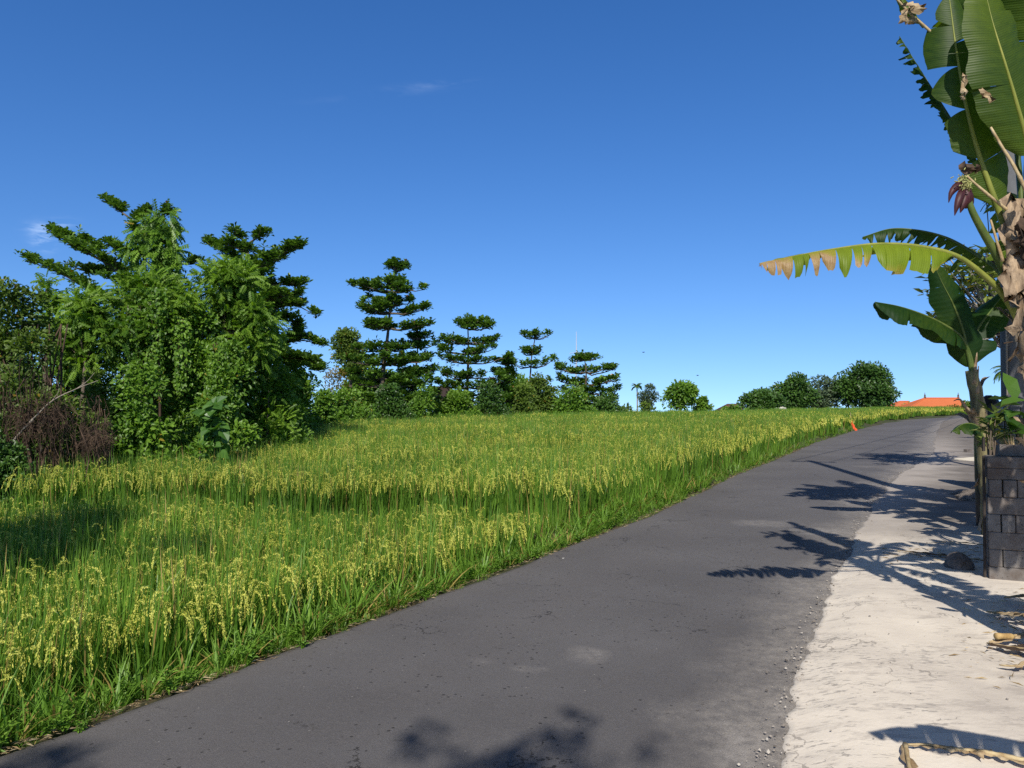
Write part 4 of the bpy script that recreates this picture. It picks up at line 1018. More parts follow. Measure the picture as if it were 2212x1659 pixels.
# ------------------------------------------------------------ banana plants
m, nt = mat('banana_blade')
uvn = nt.nodes.new('ShaderNodeUVMap').outputs[0]
su = nt.nodes.new('ShaderNodeSeparateXYZ'); nt.links.new(uvn, su.inputs[0])
vein = math_(nt, 'SINE', math_(nt, 'MULTIPLY', su.outputs[0], 2*PI*70))
vein2 = math_(nt, 'SINE', math_(nt, 'MULTIPLY', su.outputs[0], 2*PI*17))
v = math_(nt, 'ADD', math_(nt, 'MULTIPLY', vein, .3), math_(nt, 'MULTIPLY', vein2, .25))
t = attr(nt, 'tint').outputs['Fac']; dr = attr(nt, 'dry').outputs['Fac']
c = mixc(nt, t, (.014,.046,.008), (.20,.27,.022))
c = mixc(nt, math_(nt, 'ADD', math_(nt, 'MULTIPLY', v, .18), .22), c, mixc(nt, 1., c, (1.7, 1.6, 1.3), 'MULTIPLY'))
yel = ramp(nt, dr, (.25, 0.), (.5, 1.)); brn = ramp(nt, math_(nt, 'ADD', dr, math_(nt, 'MULTIPLY', math_(nt, 'SUBTRACT', noise(nt, 30, 4, pos(nt)), .5), .5)), (.55, 0.), (.75, 1.))
c = mixc(nt, yel, c, (.33,.30,.045)); c = mixc(nt, brn, c, mixc(nt, noise(nt, 45, 4, pos(nt)), (.24,.12,.05), (.62,.44,.24)))
finish(nt, c, .46, v, .35, .004, .3, .44, mixc(nt, 1., c, (1.5, 1.6, .35), 'MULTIPLY'))
M['blade'] = m
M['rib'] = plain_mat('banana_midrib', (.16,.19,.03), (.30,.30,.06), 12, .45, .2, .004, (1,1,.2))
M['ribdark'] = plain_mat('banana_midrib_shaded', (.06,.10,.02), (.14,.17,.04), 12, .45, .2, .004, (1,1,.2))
M['stemg'] = plain_mat('banana_stem', (.10,.075,.04), (.30,.26,.12), 7, .7, .5, .01, (3,3,.5))
M['sheath'] = plain_mat('banana_sheath', (.1,.06,.035), (.44,.32,.2), 9, .75, .5, .01, (3,3,.8), mid=.46)
M['bract'] = plain_mat('banana_bract', (.028,.009,.011), (.075,.019,.021), 18, .5, .3, .004, (2,2,.5))
M['floret'] = plain_mat('banana_floret', (.28,.30,.08), (.5,.46,.2), 60, .6)

def banana_leaf(parent, org, mid, W, up, pet=.2, droop=(.3, 1.2), tears=.5, tint=.5, dry=0., rib=.012, strip=(.05, .14), wob=.25, name='leaf', ribm='rib', both=True, label=None, wpow=.55, drape=0., sides=(1, -1), fold=(0, 0), gap=.14):
    """mid = points of petiole and midrib from stem to tip; W = half width; droop = angles at the midrib and at the margin;
    tears = chance that a strip border is torn; strip = strip widths in metres"""
    P = spline(mid, 90); org = np.asarray(org)
    L = np.linalg.norm(np.diff(P, axis=0), axis=1); S = np.concatenate(([0], np.cumsum(L))); tot = S[-1]
    T = unit(np.gradient(P, axis=0)); up = np.asarray(up, float)
    s0 = pet*tot; bl = tot - s0
    V = []; Q = []; ti = []; dy = []; uv = []; n = 0; NW = 7
    def frame(s):
        p = np.array([np.interp(s, S, P[:, k]) for k in range(3)]); t = unit(np.array([np.interp(s, S, T[:, k]) for k in range(3)]))
        b = unit(np.cross(t, up)); nn = np.cross(b, t); return p, t, b, nn
    ph0 = rng.random()*9
    def width(f): return W*(1 + .11*math.sin(f*11 + ph0) + .06*math.sin(f*27 + ph0*2))*min(1, (f/.13 + .12))**.7*max(0, 1 - max(0, (f - .55)/.45)**2.0)**wpow if f < 1 else 0.
    for k_, sg in enumerate(sides):
        s = s0; ph = rng.random()*9
        da = rng.normal(0, .1)
        while s < tot - .01:
            f0 = (s - s0)/bl
            e = min(s + (rng.uniform(*strip) if len(strip) == 2 else rng.uniform(*(np.array(strip[:2])*(1 - f0) + np.array(strip[2:])*f0))), tot)
            tp = tears if not isinstance(tears, tuple) else tears[0] + (tears[1] - tears[0])*f0
            torn = rng.random() < tp; gp_ = gap*rng.uniform(.35, 1.6)
            dd = rng.normal(0, wob) if torn or True else 0
            short = rng.uniform(.72, 1.08) if torn else 1.
            curl = rng.normal(0, .7)*tp; rag_ = rng.uniform(.08, .4); skew = rng.choice((-1, 1))
            ns = max(2, int((e - s)/.018) + 1)
            dstr = dry*(rng.random() < .75)*rng.uniform(.3, 1.2)
            idx = np.zeros((ns, NW), int)
            for i, ss in enumerate(np.linspace(s, e, ns)):
                p, t, b, nn = frame(ss); f = (ss - s0)/bl; cen = (s + e)/2 - ss; w = width(f)*short*((1 - rag_*abs(2*cen/(e - s) + .3*skew)**1.6)*(1 + (.05*rng.normal() if dry > .5 else 0)) if torn else 1)
                q = p.copy()
                for j in range(NW):
                    x = j/(NW - 1)
                    th = droop[0] + (droop[1] - droop[0])*x**.8 + dd*x + da + .12*math.sin(f*9 + ph)*x + fold[k_]
                    if j:
                        dirv = b*sg*math.cos(th) - nn*math.sin(th) + t*(.22 + curl*.15*x)
                        if drape: dirv = unit(dirv)*(1 - drape*x) + np.array((0, 0, -1.))*drape*x
                        q = q + unit(dirv)*w/(NW - 1)
                    r = q + t*cen*gp_*(x**1.5)*(1 if torn else 0) + nn*.0022*math.sin(ss*2*PI*17)*x
                    V.append(r); idx[i, j] = n; n += 1
                    tipd = max(0, f - .25)/.75
                    ti.append(np.clip(tint + rng.normal(0, .03) + .1*math.sin(f*5 + ph), 0, 1))
                    dy.append(np.clip(dstr*(.12*f + .75*tipd**2.2 + 1.0*x**1.6*tipd + .4*x**4), 0, 1) if dry else max(0, x - .93)*4*(torn))
                    uv.append((ss + sg*.37, x))
            for i in range(ns - 1):
                for j in range(NW - 1): Q.append((idx[i, j], idx[i+1, j], idx[i+1, j+1], idx[i, j+1]) if sg > 0 else (idx[i, j], idx[i, j+1], idx[i+1, j+1], idx[i+1, j]))
            s = e
    o = mesh_obj(name, V, np.array(Q), M['blade'], parent, org, True, {'tint': ti, 'dry': dy}, uv=np.array(uv))
    if label: o['label'] = label
    mb = MB(); k = np.linspace(0, 1, 90)
    mb.tube(P - unit(np.cross(np.cross(T, up), T))*0 , rib*(1.9 - 1.75*np.minimum(k/.9, 1)), 7)
    r = mb.build('midrib', M[ribm], o, org, True)
    return o
def px(pts, d): return [at(p[0], p[1], d + (p[2] if len(p) > 2 else 0)) for p in pts]
def pseudostem(parent, org, pts, r0, r1, m='stemg', flaps=16, fl=(.1, .3), seed=0):
    mb = MB(); sp = spline(pts, 26)
    mb.tube(sp, np.linspace(r0, r1, 26)*(1 + .05*np.sin(np.arange(26)*1.7)), 12, True, 0, 0, .05)
    mb.build('pseudostem', M[m], parent, org, True)
    for k in range(flaps):
        mb = MB(); i = int(rng.integers(3, 25)); c = sp[i]; t = unit(sp[min(i+1, 25)] - sp[i-1]); a = rng.random()*2*PI
        o = np.array((math.cos(a), math.sin(a), 0)); sd = np.cross(t, o); r = r0 + (r1 - r0)*i/25
        Lf = rng.uniform(*fl); wd = rng.uniform(.5, 1.1)*r; nn = 7; curl = rng.uniform(.3, 1.6); V = []
        up_ = 1 if rng.random() < .35 else -1
        for q in range(nn):
            s = q/(nn-1); out = r*.98 + Lf*.4*curl*s**1.7; h = up_*Lf*(s - .25*curl*s*s)
            for w in (-1, -.4, .4, 1):
                ang = w*(1 - .55*s)*wd/r*.8
                dv = o*math.cos(ang) + sd*math.sin(ang)
                V.append(c + dv*out + t*h + rng.normal(0, .004, 3))
        Qs = [(q*4 + w, q*4 + w + 1, q*4 + w + 5, q*4 + w + 4) for q in range(nn-1) for w in range(3)]
        mb.add(V, None, Qs); mb.build('dry_sheath', M['sheath'], parent, org, True)

# --- the tall plant at the right edge
D0 = 4.6
b = at(2292, HOR, D0); b[2] = float(gz(b[0], D0)) + .02
A = empty('banana_plant', b, 'tall banana plant with purple flower bud and yellow-green drooping leaf at the right edge', 'banana plant', 'banana plants along the right side')
cr = at(2204, 560, D0); reseed('tall banana')
pseudostem(A, b, [b - (0, 0, .05), at(2272, 1100, D0), at(2244, 820, D0), at(2222, 680, D0), at(2204, 540, D0)], .105, .062, 'sheath', 46, (.07, .24))
banana_leaf(A, b, px([(2200,690,0),(2165,634,-.04),(2120,590,-.07),(2075,557,-.1),(1990,533,-.14),(1900,527,-.17),(1800,538,-.18),(1715,553,-.19),(1640,569,-.2)], D0), .205, (0, -.12, 1), .335, (.3, 1.5), (.45, 1.), .8, 1.5, .0115, (.09, .2, .012, .05), .22, ribm='rib', label='long yellow-green leaf with brown tattered tip', wpow=.36, gap=.4, fold=(-.8, 0))
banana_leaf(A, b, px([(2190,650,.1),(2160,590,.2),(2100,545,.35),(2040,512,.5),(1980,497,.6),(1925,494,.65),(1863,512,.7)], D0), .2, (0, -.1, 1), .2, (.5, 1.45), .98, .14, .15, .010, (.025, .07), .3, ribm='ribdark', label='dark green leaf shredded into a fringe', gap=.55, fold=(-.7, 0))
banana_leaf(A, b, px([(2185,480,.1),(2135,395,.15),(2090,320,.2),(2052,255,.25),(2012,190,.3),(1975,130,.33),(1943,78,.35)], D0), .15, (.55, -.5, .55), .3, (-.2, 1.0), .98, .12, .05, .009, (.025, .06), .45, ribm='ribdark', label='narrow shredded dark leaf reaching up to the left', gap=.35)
banana_leaf(A, b, px([(2190,540,0),(2152,440,0),(2110,320,-.02),(2085,220,-.03),(2066,110,.0),(2054,20,.05),(2044,-60,.12)], D0), .165, (-.12, -1, .25), .14, (-.15, .5), .35, .2, 0, .012, (.22, .42), .14, gap=.34, label='broad untorn leaf standing upright')
banana_leaf(A, b, px([(2222,500,-.1),(2222,330,-.16),(2195,220,-.22),(2172,140,-.25),(2145,50,-.24),(2128,-20,-.2)], D0), .215, (.1, -1, .3), .3, (-.2, .5), .16, .3, 0, .013, (.25, .5), .14, gap=.25, label='broad upright leaf nearest the frame edge')
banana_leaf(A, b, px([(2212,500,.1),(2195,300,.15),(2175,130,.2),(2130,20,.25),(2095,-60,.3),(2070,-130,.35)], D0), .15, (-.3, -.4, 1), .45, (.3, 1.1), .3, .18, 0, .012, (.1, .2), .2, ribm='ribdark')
banana_leaf(A, b, px([(2220,480,.05),(2235,250,.05),(2240,80,0),(2225,-80,-.1),(2190,-190,-.2)], D0), .24, (-.6, -.6, .3), .3, (-.1, .6), .3, .3, 0, .012, (.12, .26), .2)
# leaves that leave the frame on the right: they throw the fan of shadows
for k, (az, el, L_, w_) in enumerate(((.1, .75, 1.5, .22), (-.55, .45, 1.5, .2), (.9, .55, 1.4, .2), (1.15, 1.0, 1.2, .18), (-1.25, .55, 1.1, .17), (.45, .25, 1.3, .19), (-.15, .2, 1.5, .2))):
    s = np.linspace(0, 1, 7); e = el - 1.3*s**1.4
    dv = np.stack([np.cos(az)*np.cos(e), np.sin(az)*np.cos(e), np.sin(e)], 1)
    mid_ = cr + np.array((.03, 0, .0)) + np.concatenate([np.zeros((1, 3)), np.cumsum(dv[:-1]*L_/6, 0)])
    banana_leaf(A, b, mid_, w_, (0, 0, 1), .22, (.2, .9), .7, .4, .1, .011, (.05, .16), .2)
# dead stalk with a scrap of blade at its end, top left
mb = MB(); st = spline(px([(2170,300,.1),(2110,180,.1),(2060,118,.1),(2010,68,.1),(1965,28,.1),(1930,-10,.1)], D0), 24)
mb.tube(st, np.linspace(.013, .007, 24), 7, True, 0, 0, .08); ds = mb.build('dead_leaf', M['straw'], A, b, True)
mb = MB()
def scrap(c, a, b_, w, k=.02):
    """a crumpled dry scrap between two points"""
    a = np.asarray(a); b_ = np.asarray(b_); t = unit(b_ - a); sd = unit(np.cross(t, np.array((.3, -1, .2)))); V = []
    for i in range(7):
        s = i/6; ww = w*math.sin(PI*(.12 + .8*s))
        for j in (-1, -.3, .4, 1): V.append(a + (b_ - a)*s + sd*j*ww + rng.normal(0, k*.5, 3) + np.array((0, -1, 0))*k*(1 - j*j))
    mb.add(V, None, [(i*4 + j, i*4 + j + 1, i*4 + j + 5, i*4 + j + 4) for i in range(6) for j in range(3)])
scrap(0, at(1952, 8, D0), at(1994, 22, D0), .03); scrap(0, at(1950, 22, D0), at(1952, 50, D0), .02); scrap(0, at(1992, 14, D0), at(1966, 16, D0+.1), .028); scrap(0, at(1950, 44, D0), at(1978, 44, D0+.1), .02)
mb.build('blade_scrap', M['dry'], ds, b, True)
banana_leaf(A, b, px([(1996,58,.12),(1978,38,.1),(1955,12,.1),(1932,-30,.1)], D0), .04, (-.6, -.5, .5), .1, (.2, 1.0), .3, .5, .1, .006, (.06, .12), .2, ribm='ribdark')
# dry stalks and hanging scraps
for lab, pts, r in (('tan dry leaf stalk crossing before the flower bud', [(2190,465,-.12),(2140,425,-.14),(2110,400,-.14),(2076,368,-.12)], .010), ('tan dry leaf stalk slanting down to the stem', [(2216,410,-.32),(2185,350,-.32),(2160,310,-.3),(2140,275,-.28)], .011),
                    ('short tan stalk beside the stem', [(2166,565,-.1),(2150,510,-.1),(2140,475,-.08)], .010)):
    mb = MB(); mb.tube(spline(px(pts, D0), 12), np.linspace(r, r*.6, 12), 6, True, 0, 0, .1); o = mb.build('dry_stalk', M['straw'], A, b, True); o['label'] = lab
    if pts[0][0] == 2190:
        mb = MB(); scrap(0, at(2074, 366, D0-.14), at(2108, 360, D0-.1), .04, .03); mb.build('blade_scrap', M['vine'], o, b, True)
mb = MB(); scrap(0, at(2083, 160, D0-.3), at(2080, 205, D0-.3), .022, .02); scrap(0, at(2118, 195, D0-.34), at(2140, 220, D0-.34), .03, .02); scrap(0, at(2078, 205, D0-.3), at(2082, 216, D0-.3), .012, .01)
mb.build('blade_scrap', M['dry'], A, b, True)
for (x0_, y0_, x1_, y1_, w_, dd_) in ((2176,420,2190,520,.05,-.1),(2196,430,2178,560,.06,-.05),(2206,470,2216,590,.05,-.12),(2180,560,2176,640,.045,-.08),(2200,560,2188,660,.04,-.1),(2162,560,2182,600,.04,.02),(2212,600,2200,720,.04,-.12),(2190,500,2214,540,.04,-.16)):
    mb = MB(); scrap(0, at(x0_, y0_, D0 + dd_), at(x1_, y1_, D0 + dd_ - .03), w_, .045); mb.build('dead_leaf', M['vine' if x0_ % 4 else 'sheath'], A, b, True)  # some scraps take a darker material standing in for shadow on the stem
# flower bud
fs = MB(); fp_ = spline(px([(2178,600,-.02),(2150,545,-.06),(2118,490,-.1),(2100,455,-.12),(2090,428,-.12),(2082,412,-.12),(2078,408,-.12)], D0), 22)
fs.tube(fp_, np.linspace(.030, .016, 22), 9); fl_ = fs.build('flower_stalk', M['ribdark'], A, b, True)
def bract(pts, w, lab=None):
    P = spline(pts, 9); mb = MB(); V = []; T = unit(np.gradient(P, axis=0))
    for i in range(9):
        s = i/8; sd = unit(np.cross(T[i], np.array((.1, -1, .1)))); ww = w*(math.sin(PI*min(1, .12 + .88*s)**.8))**.8 if s < 1 else .002
        nn = unit(np.cross(sd, T[i]))
        for j in np.linspace(-1, 1, 7): V.append(P[i] + sd*j*ww - np.array((0, 1, 0))*ww*.75*(1 - j*j))
    mb.add(V, None, [(i*7 + j, i*7 + j + 1, i*7 + j + 8, i*7 + j + 7) for i in range(8) for j in range(6)])
    return mb.build('bract', M['bract'], fl_, b, True)
bract(px([(2086,398,-.12),(2068,402,-.16),(2055,416,-.17),(2049,438,-.17)], D0), .024)
bract(px([(2082,408,-.15),(2074,425,-.18),(2067,445,-.19),(2062,466,-.19)], D0), .026)
bract(px([(2088,412,-.11),(2084,430,-.13),(2078,448,-.14),(2074,460,-.14)], D0), .03)
bract(px([(2094,414,-.08),(2096,430,-.08),(2098,440,-.08),(2098,450,-.08)], D0), .026)
mb = MB(); c = at(2086, 418, D0 - .11); mb.lathe(c + np.array((0, 0, .04)), [(.004, 0), (.03, -.02), (.04, -.06), (.032, -.1), (.004, -.13)], 12); mb.build('bud', M['bract'], fl_, b, True)
mb = MB()
for k in range(120):
    q = at(rng.normal(2082, 9), rng.normal(396, 9), D0 - .15 + rng.normal(0, .025)); e = q + rand_dirs(1)[0]*.018
    mb.tube([q, e], [.004, .002], 4)
fo = mb.build('florets', M['floret'], fl_, b); fo['kind'] = 'stuff'
# small hanging green leaf scrap in front of the horizontal leaf, belongs to the young plant below

reseed('young banana')
# --- the young plant at the left end of the block stack
D1 = 8.9
b1 = at(2140, HOR, D1); b1[2] = float(gz(b1[0], D1))+.02
B = empty('banana_plant', b1, 'young banana plant with three shade-tinted leaves standing left of the utility pole', 'banana plant', 'banana plants along the right side')
pseudostem(B, b1, [b1 - (0, 0, .05), at(2136, 1040, D1), at(2126, 960, D1), at(2110, 860, D1), at(2098, 800, D1)], .12, .065, 'stemg', 14, (.15, .4))
banana_leaf(B, b1, px([(2104,830,0),(2094,765,-.05),(2075,728,-.1),(2040,702,-.2),(1985,676,-.3),(1935,660,-.35),(1890,652,-.4)], D1), .26, (0, -.35, 1), .24, (.2, 1.0), .15, .0, 0, .016, (.25, .5), .2, ribm='ribdark', label='leaf arching over to the left', drape=.25)  # lowest tint and dark ribs: shade put into the young leaves' colour
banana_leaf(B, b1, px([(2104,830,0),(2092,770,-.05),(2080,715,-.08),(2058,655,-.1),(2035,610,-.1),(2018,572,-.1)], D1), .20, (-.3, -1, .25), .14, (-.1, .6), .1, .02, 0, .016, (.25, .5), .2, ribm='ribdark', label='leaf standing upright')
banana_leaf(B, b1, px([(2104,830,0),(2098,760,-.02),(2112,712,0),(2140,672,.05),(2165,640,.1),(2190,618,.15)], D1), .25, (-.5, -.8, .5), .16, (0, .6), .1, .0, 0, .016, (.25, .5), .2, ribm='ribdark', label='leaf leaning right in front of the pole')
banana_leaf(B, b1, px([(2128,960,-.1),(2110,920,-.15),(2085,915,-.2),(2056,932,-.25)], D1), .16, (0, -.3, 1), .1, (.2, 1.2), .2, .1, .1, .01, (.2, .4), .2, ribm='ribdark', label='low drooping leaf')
for pts in ([(2100,890,-.1),(2085,880,-.15),(2072,862,-.2),(2060,866,-.22)], [(2104,830,-.05),(2106,800,-.05),(2109,770,-.05),(2110,742,-.05)], [(2110,850,-.05),(2112,815,-.05),(2114,790,-.05)]):
    P = spline(px(pts, D1), 8); mb = MB(); mb.tube(P, np.linspace(.03, .004, 8), 5, True, 0, 0, .1); mb.build('dry_sheath', M['sheath'], B, b1, True)
# --- plants just outside the frame, right
def free_plant(label, X, Y, h, nl, L_, w_, seed, az0=0., r=.09, tintr=(.15, .5), azs=None):
    reseed(label)
    bb = np.array((X, Y, float(gz(X, Y)) + .02)); e_ = empty('banana_plant', bb, label, 'banana plant', 'banana plants along the right side')
    c_ = bb + np.array((rng.normal(0, .05), rng.normal(0, .05), h))
    pseudostem(e_, bb, [bb - (0, 0, .05), (bb + c_)/2 + rng.normal(0, .03, 3), c_], r, r*.6, 'sheath', 14, (.1, .3))
    for k in range(nl):
        az, el = azs[k] if azs else (az0 + k*2.4 + rng.normal(0, .2), rng.uniform(.2, 1.2)); Ls = L_*rng.uniform(.8, 1.15)
        s = np.linspace(0, 1, 7); e = el - rng.uniform(.9, 1.5)*s**1.4
        dv = np.stack([np.cos(az)*np.cos(e), np.sin(az)*np.cos(e), np.sin(e)], 1)
        mid_ = c_ + np.concatenate([np.zeros((1, 3)), np.cumsum(dv[:-1]*Ls/6, 0)])
        banana_leaf(e_, bb, mid_, w_, (0, 0, 1), .22, (.2, .9), .7, rng.uniform(*tintr), .1, .011, (.05, .16), .2)
    return e_
free_plant('banana plant beyond the frame edge shading the block stack', 6.25, 7.3, 2.9, 15, 1.7, .25, 1, azs=[(3.3,1.2),(2.8,.1),(1.7,.2),(2.3,.9),(.8,.4),(3.9,.3),(2.6,.7),(3.0,.35),(2.0,.5),(3.5,.6),(1.3,.8),(.3,.5),(-1.,.6),(4.2,.5),(2.4,1.1)])
free_plant('banana plant right of the camera whose leaf shadow lies on the concrete', 2.42, 1.64, 1.5, 6, 1.15, .17, 2, azs=[(2.75,.45),(.3,.6),(1.0,.7),(-.7,.5),(-1.6,.6),(.6,1.1)])
free_plant('banana plant behind the block stack outside the frame', 4.75, 4.4, 2.5, 14, 1.3, .23, 3, azs=[(1.2,.3),(1.5,1.1),(2.4,.1),(.4,.2),(-.3,.3),(3.,1.2),(2.7,.5),(3.4,.5),(1.8,.5),(.9,.8),(.1,.5),(-.8,.5),(-2.,.6),(2.2,1.1)])
free_plant('tallest banana plant outside the frame on the right, shading the young plant', 5.5, 6.5, 5.5, 18, 1.75, .3, 4, r=.12, azs=[(2.9,1.2),(2.2,.3),(3.4,1.2),(.8,.3),(-.3,.7),(1.5,1.2),(3.2,.9),(2.75,.4),(2.6,.7),(3.0,.35),(2.0,.5),(3.5,.6),(1.3,.8),(.3,.5),(-1.,.6),(4.2,.5),(2.4,1.1),(1.7,.3)])
free_plant('banana plant outside the frame beyond the block stack, before the garden wall', 7.1, 9.0, 3.1, 13, 1.7, .26, 6, azs=[(2.9,.9),(2.4,.2),(3.3,.5),(1.9,.6),(1.3,.3),(.8,.8),(.2,.3),(-.4,.6),(-1.2,.5),(4.1,.4),(3.6,.9),(2.1,1.2),(1.6,.1)])
free_plant('banana sucker at the foot of the tall plant outside the frame', 3.5, 3.45, 1.6, 8, 1.15, .18, 5, r=.06, azs=[(1.3,.5),(1.55,.2),(1.72,.6),(.9,.3),(.3,.5),(-.6,.6),(-1.3,.5),(1.5,1.1)])
# low plants behind the stack
def low_plant(name, label, pts, d, n, L, W, tpl, lm, r, up=.3, cat='plant'):
    t = Tree(); u = d/F
    base = at(pts[0][0], HOR, d); base[2] = float(gz(base[0], d))
    C = np.array([at(x, y, d + rng.normal(0, .06)) for x, y in pts])
    for c in C: t.limb([base - (0, 0, .03), (base + c)/2 + rng.normal(0, .05, 3), c], 3*u, 1.2*u, 4)
    t.leaves(rosettes(C, n, L*u, W*u, tpl, up, .2))
    return t.finish(name, label, cat, base, M['bark'], M[lm], stem='stem', crown='foliage')
low_plant('croton', 'yellow-tipped leafy plant growing behind the left end of the block stack', [(2136,915),(2142,902),(2138,920),(2150,905),(2130,930),(2144,945),(2136,960),(2152,935)], 7.6, 7, 34, 12, 'oval', 'frangi', 1, .3)
low_plant('broadleaf_plant', 'large dark-leaved plant growing behind the block stack beside the pole', [(2185,890),(2205,880),(2170,905),(2210,930),(2195,935),(2225,900),(2180,950)], 7.7, 4, 70, 42, 'broad', 'dark', 1, .1)

reseed('stack')
# ------------------------------------------------------------ stack of concrete blocks
m, nt = mat('concrete_block'); p = pos(nt); o_ = nt.nodes.new('ShaderNodeObjectInfo').outputs['Random']
c = mixc(nt, ramp(nt, noise(nt, 9, 6, p, .7), (.3, 0.), (.7, 1.)), (.15,.135,.12), (.27,.245,.22))
c = mixc(nt, math_(nt, 'MULTIPLY', o_, .55), c, (.10,.08,.07))
c = mixc(nt, ramp(nt, noise(nt, 4, 5, p, .7), (.45, 0.), (.65, .7)), c, (.10,.068,.05))
c = mixc(nt, ramp(nt, noise(nt, 45, 3, p), (.62, 0.), (.7, .8)), c, (.05,.045,.04))
finish(nt, c, .95, noise(nt, 70, 5, p, .7), .6, .006, .2); M['block'] = m
yaw = -.47; ex = np.array((math.cos(yaw), math.sin(yaw), 0)); ey = np.array((-ex[1], ex[0], 0))
f0 = at(2137, 1243, 6.7); f0 = np.array((f0[0], 6.7, float(gz(f0[0], 6.7)) + .025))
bh, bw, bl_ = .148, .0985, .31
z = f0[2] + .0
def block(x, y, zc, sx, sy, sz, label):
    c_ = f0 + ex*(x + sx/2) + ey*(y + sy/2); c_[2] = zc + sz/2
    mb = MB(); mb.box((0, 0, 0), (sx - .004, sy - .004, sz - .001), 0, 0, 0, .006)
    o = mb.build('concrete_block', M['block']); o.location = c_; o.rotation_euler = (0, 0, yaw + rng.normal(0, .006))
    return tag(o, label, 'block', 'concrete blocks of the stack')
nth = ['leftmost', 'second from the left', 'third from the left', 'fourth from the left', 'fifth from the left', 'sixth from the left']
courses = [('bottom', 'long'), ('second', 'mix'), ('third', 'long'), ('fourth', 'end'), ('fifth', 'long'), ('sixth', 'end'), ('seventh', 'flat'), ('top', 'flat')]
for nm, kind in courses:
    off = rng.normal(0, .006)
    if kind == 'long':
        for k in range(2):
            for q in range(2): block(off + k*.315, q*.155, z, .312, .153, .148, f'long concrete block, {nth[k]} in the {"front" if q == 0 else "rear"} row of the {nm} course')
        z += .149
    elif kind == 'end':
        for k in range(6): block(off + k*.103, rng.normal(0, .006), z, .1, .305, .150, f'concrete block laid end-on, {nth[k]} in the {nm} course of the stack')
        z += .151
    elif kind == 'mix':
        block(off, 0, z, .1, .305, .150, 'grey concrete block laid end-on at the left of the second course of the stack')
        block(off + .104, .004, z, .31, .152, .148, 'long dark concrete block in front in the second course of the stack')
        block(off + .104, .158, z, .31, .15, .148, 'long concrete block at the rear in the second course of the stack')
        block(off + .418, 0, z, .2, .305, .150, 'wide concrete block at the right end of the second course of the stack')
        z += .151
    else:
        for k in range(2): block(off + k*.315, rng.normal(0, .006), z, .312, .305, .098, f'flat-laid concrete block, {nth[k]} in the {nm} course of the stack')
        z += .099
ztop = z
c_ = f0 + ex*.215 + ey*.16
mb = MB()
for s_ in (-1, 1): mb.box((0, s_*.055, .05), (.22, .03, .1), 0, 0, 0, .004)
for s_ in (-1, 1): mb.box((s_*.098, 0, .05), (.024, .08, .1), 0, 0, 0, .003)
pb = mb.build('planter_block', M['block']); pb.location = (c_[0], c_[1], ztop + .001); pb.rotation_euler = (0, 0, yaw)
tag(pb, 'hollow grey concrete block lying on top of the stack', 'block')
mb = MB()
for k in range(46):
    a = rng.random()*6.28; r = .07*math.sqrt(rng.random()); blade(mb, (r*math.cos(a)*1.1, r*math.sin(a)*.35, 0), a, rng.uniform(.1, .8), rng.uniform(.2, 1.2), rng.uniform(.08, .16), .012, 3, rng.random())
tf = mb.build('grass_tuft', M['straw']); tf.location = (c_[0], c_[1], ztop + .06); tag(tf, 'tuft of dry straw-coloured grass growing out of the hollow block', 'grass')
# dark strip standing in for the shaded left side of the stack
mb = MB(); pc = f0 - ex*.028 + ey*.06; mb.box((0, 0, .55), (.022, .04, 1.1), 0, 0, 0, .004); mb.box((.0, .0, 1.2), (.02, .02, .12), .3)
po = mb.build('stack_shade_strip', plain_mat('shade_strip', (.025,.02,.018), (.07,.055,.045), 20, .9, .5, .01, (3,3,.4))); po.location = pc; po.rotation_euler = (0, .01, yaw)
tag(po, 'thin dark strip standing in for shade at the left end of the block stack', 'shade strip')

# ------------------------------------------------------------ utility pole and wires
d = 10.0; pb_ = at(2193, HOR, d); pb_[2] = float(gz(pb_[0], d)); H = 9.4
root = empty('utility_pole', pb_, 'round grey concrete utility pole at the right behind the banana plants', 'pole')
mb = MB(); mb.tube([pb_ + np.array((0, 0, q)) for q in np.linspace(-.1, H, 12)], np.linspace(.165, .10, 12), 20); mb.build('pole_shaft', plain_mat('pole_concrete', (.11,.112,.115), (.16,.16,.162), 5, .85, .2, .004), root, pb_, True)  # concrete colour darkened to stand in for shade on the pole
dirr = unit(np.array((24.4 - 0, 40., 0)))
sdv = np.array((dirr[1], -dirr[0], 0))
mb = MB(); ca = pb_ + np.array((0, 0, H - .35)); mb.box(ca, (1.1, .09, .09), math.atan2(sdv[1], sdv[0]), 0, 0, .01); ao = mb.build('cross_arm', M['deadwood'], root, pb_)
mb = MB()
for s_ in (-.48, 0, .48): mb.lathe(ca + sdv*s_ + (0, 0, .045), [(.02, 0), (.035, .02), (.022, .05), (.036, .07), (.02, .1), (0, .105)], 10)
mb.build('insulator', plain_mat('porcelain', (.5,.48,.45), (.6,.58,.55), 5, .3), ao, pb_, True)
mb = MB(); mb.tube([pb_ + np.array((-.17, -.08, 0)), pb_ + np.array((-.15, -.09, 2.4)), pb_ + np.array((-.11, -.06, 6))], .012, 5); mb.build('cable', M['palebark'], root, pb_, True)
p2 = np.array((47.5, 74., float(gz(47.5, 74.))))
root2 = empty('utility_pole', p2, 'second utility pole further up the road, hidden behind the nearer pole', 'pole')
mb = MB(); mb.tube([p2 + np.array((0, 0, q)) for q in np.linspace(-.1, H, 8)], np.linspace(.165, .10, 8), 14); mb.build('pole_shaft', plain_mat('pole_concrete_far', (.11,.112,.115), (.16,.16,.162), 5, .85, .2, .004), root2, p2, True)
mb = MB(); ca2 = p2 + np.array((0, 0, H - .35)); mb.box(ca2, (1.1, .09, .09), math.atan2(sdv[1], sdv[0]), 0, 0, .01); mb.build('cross_arm', M['deadwood'], root2, p2)
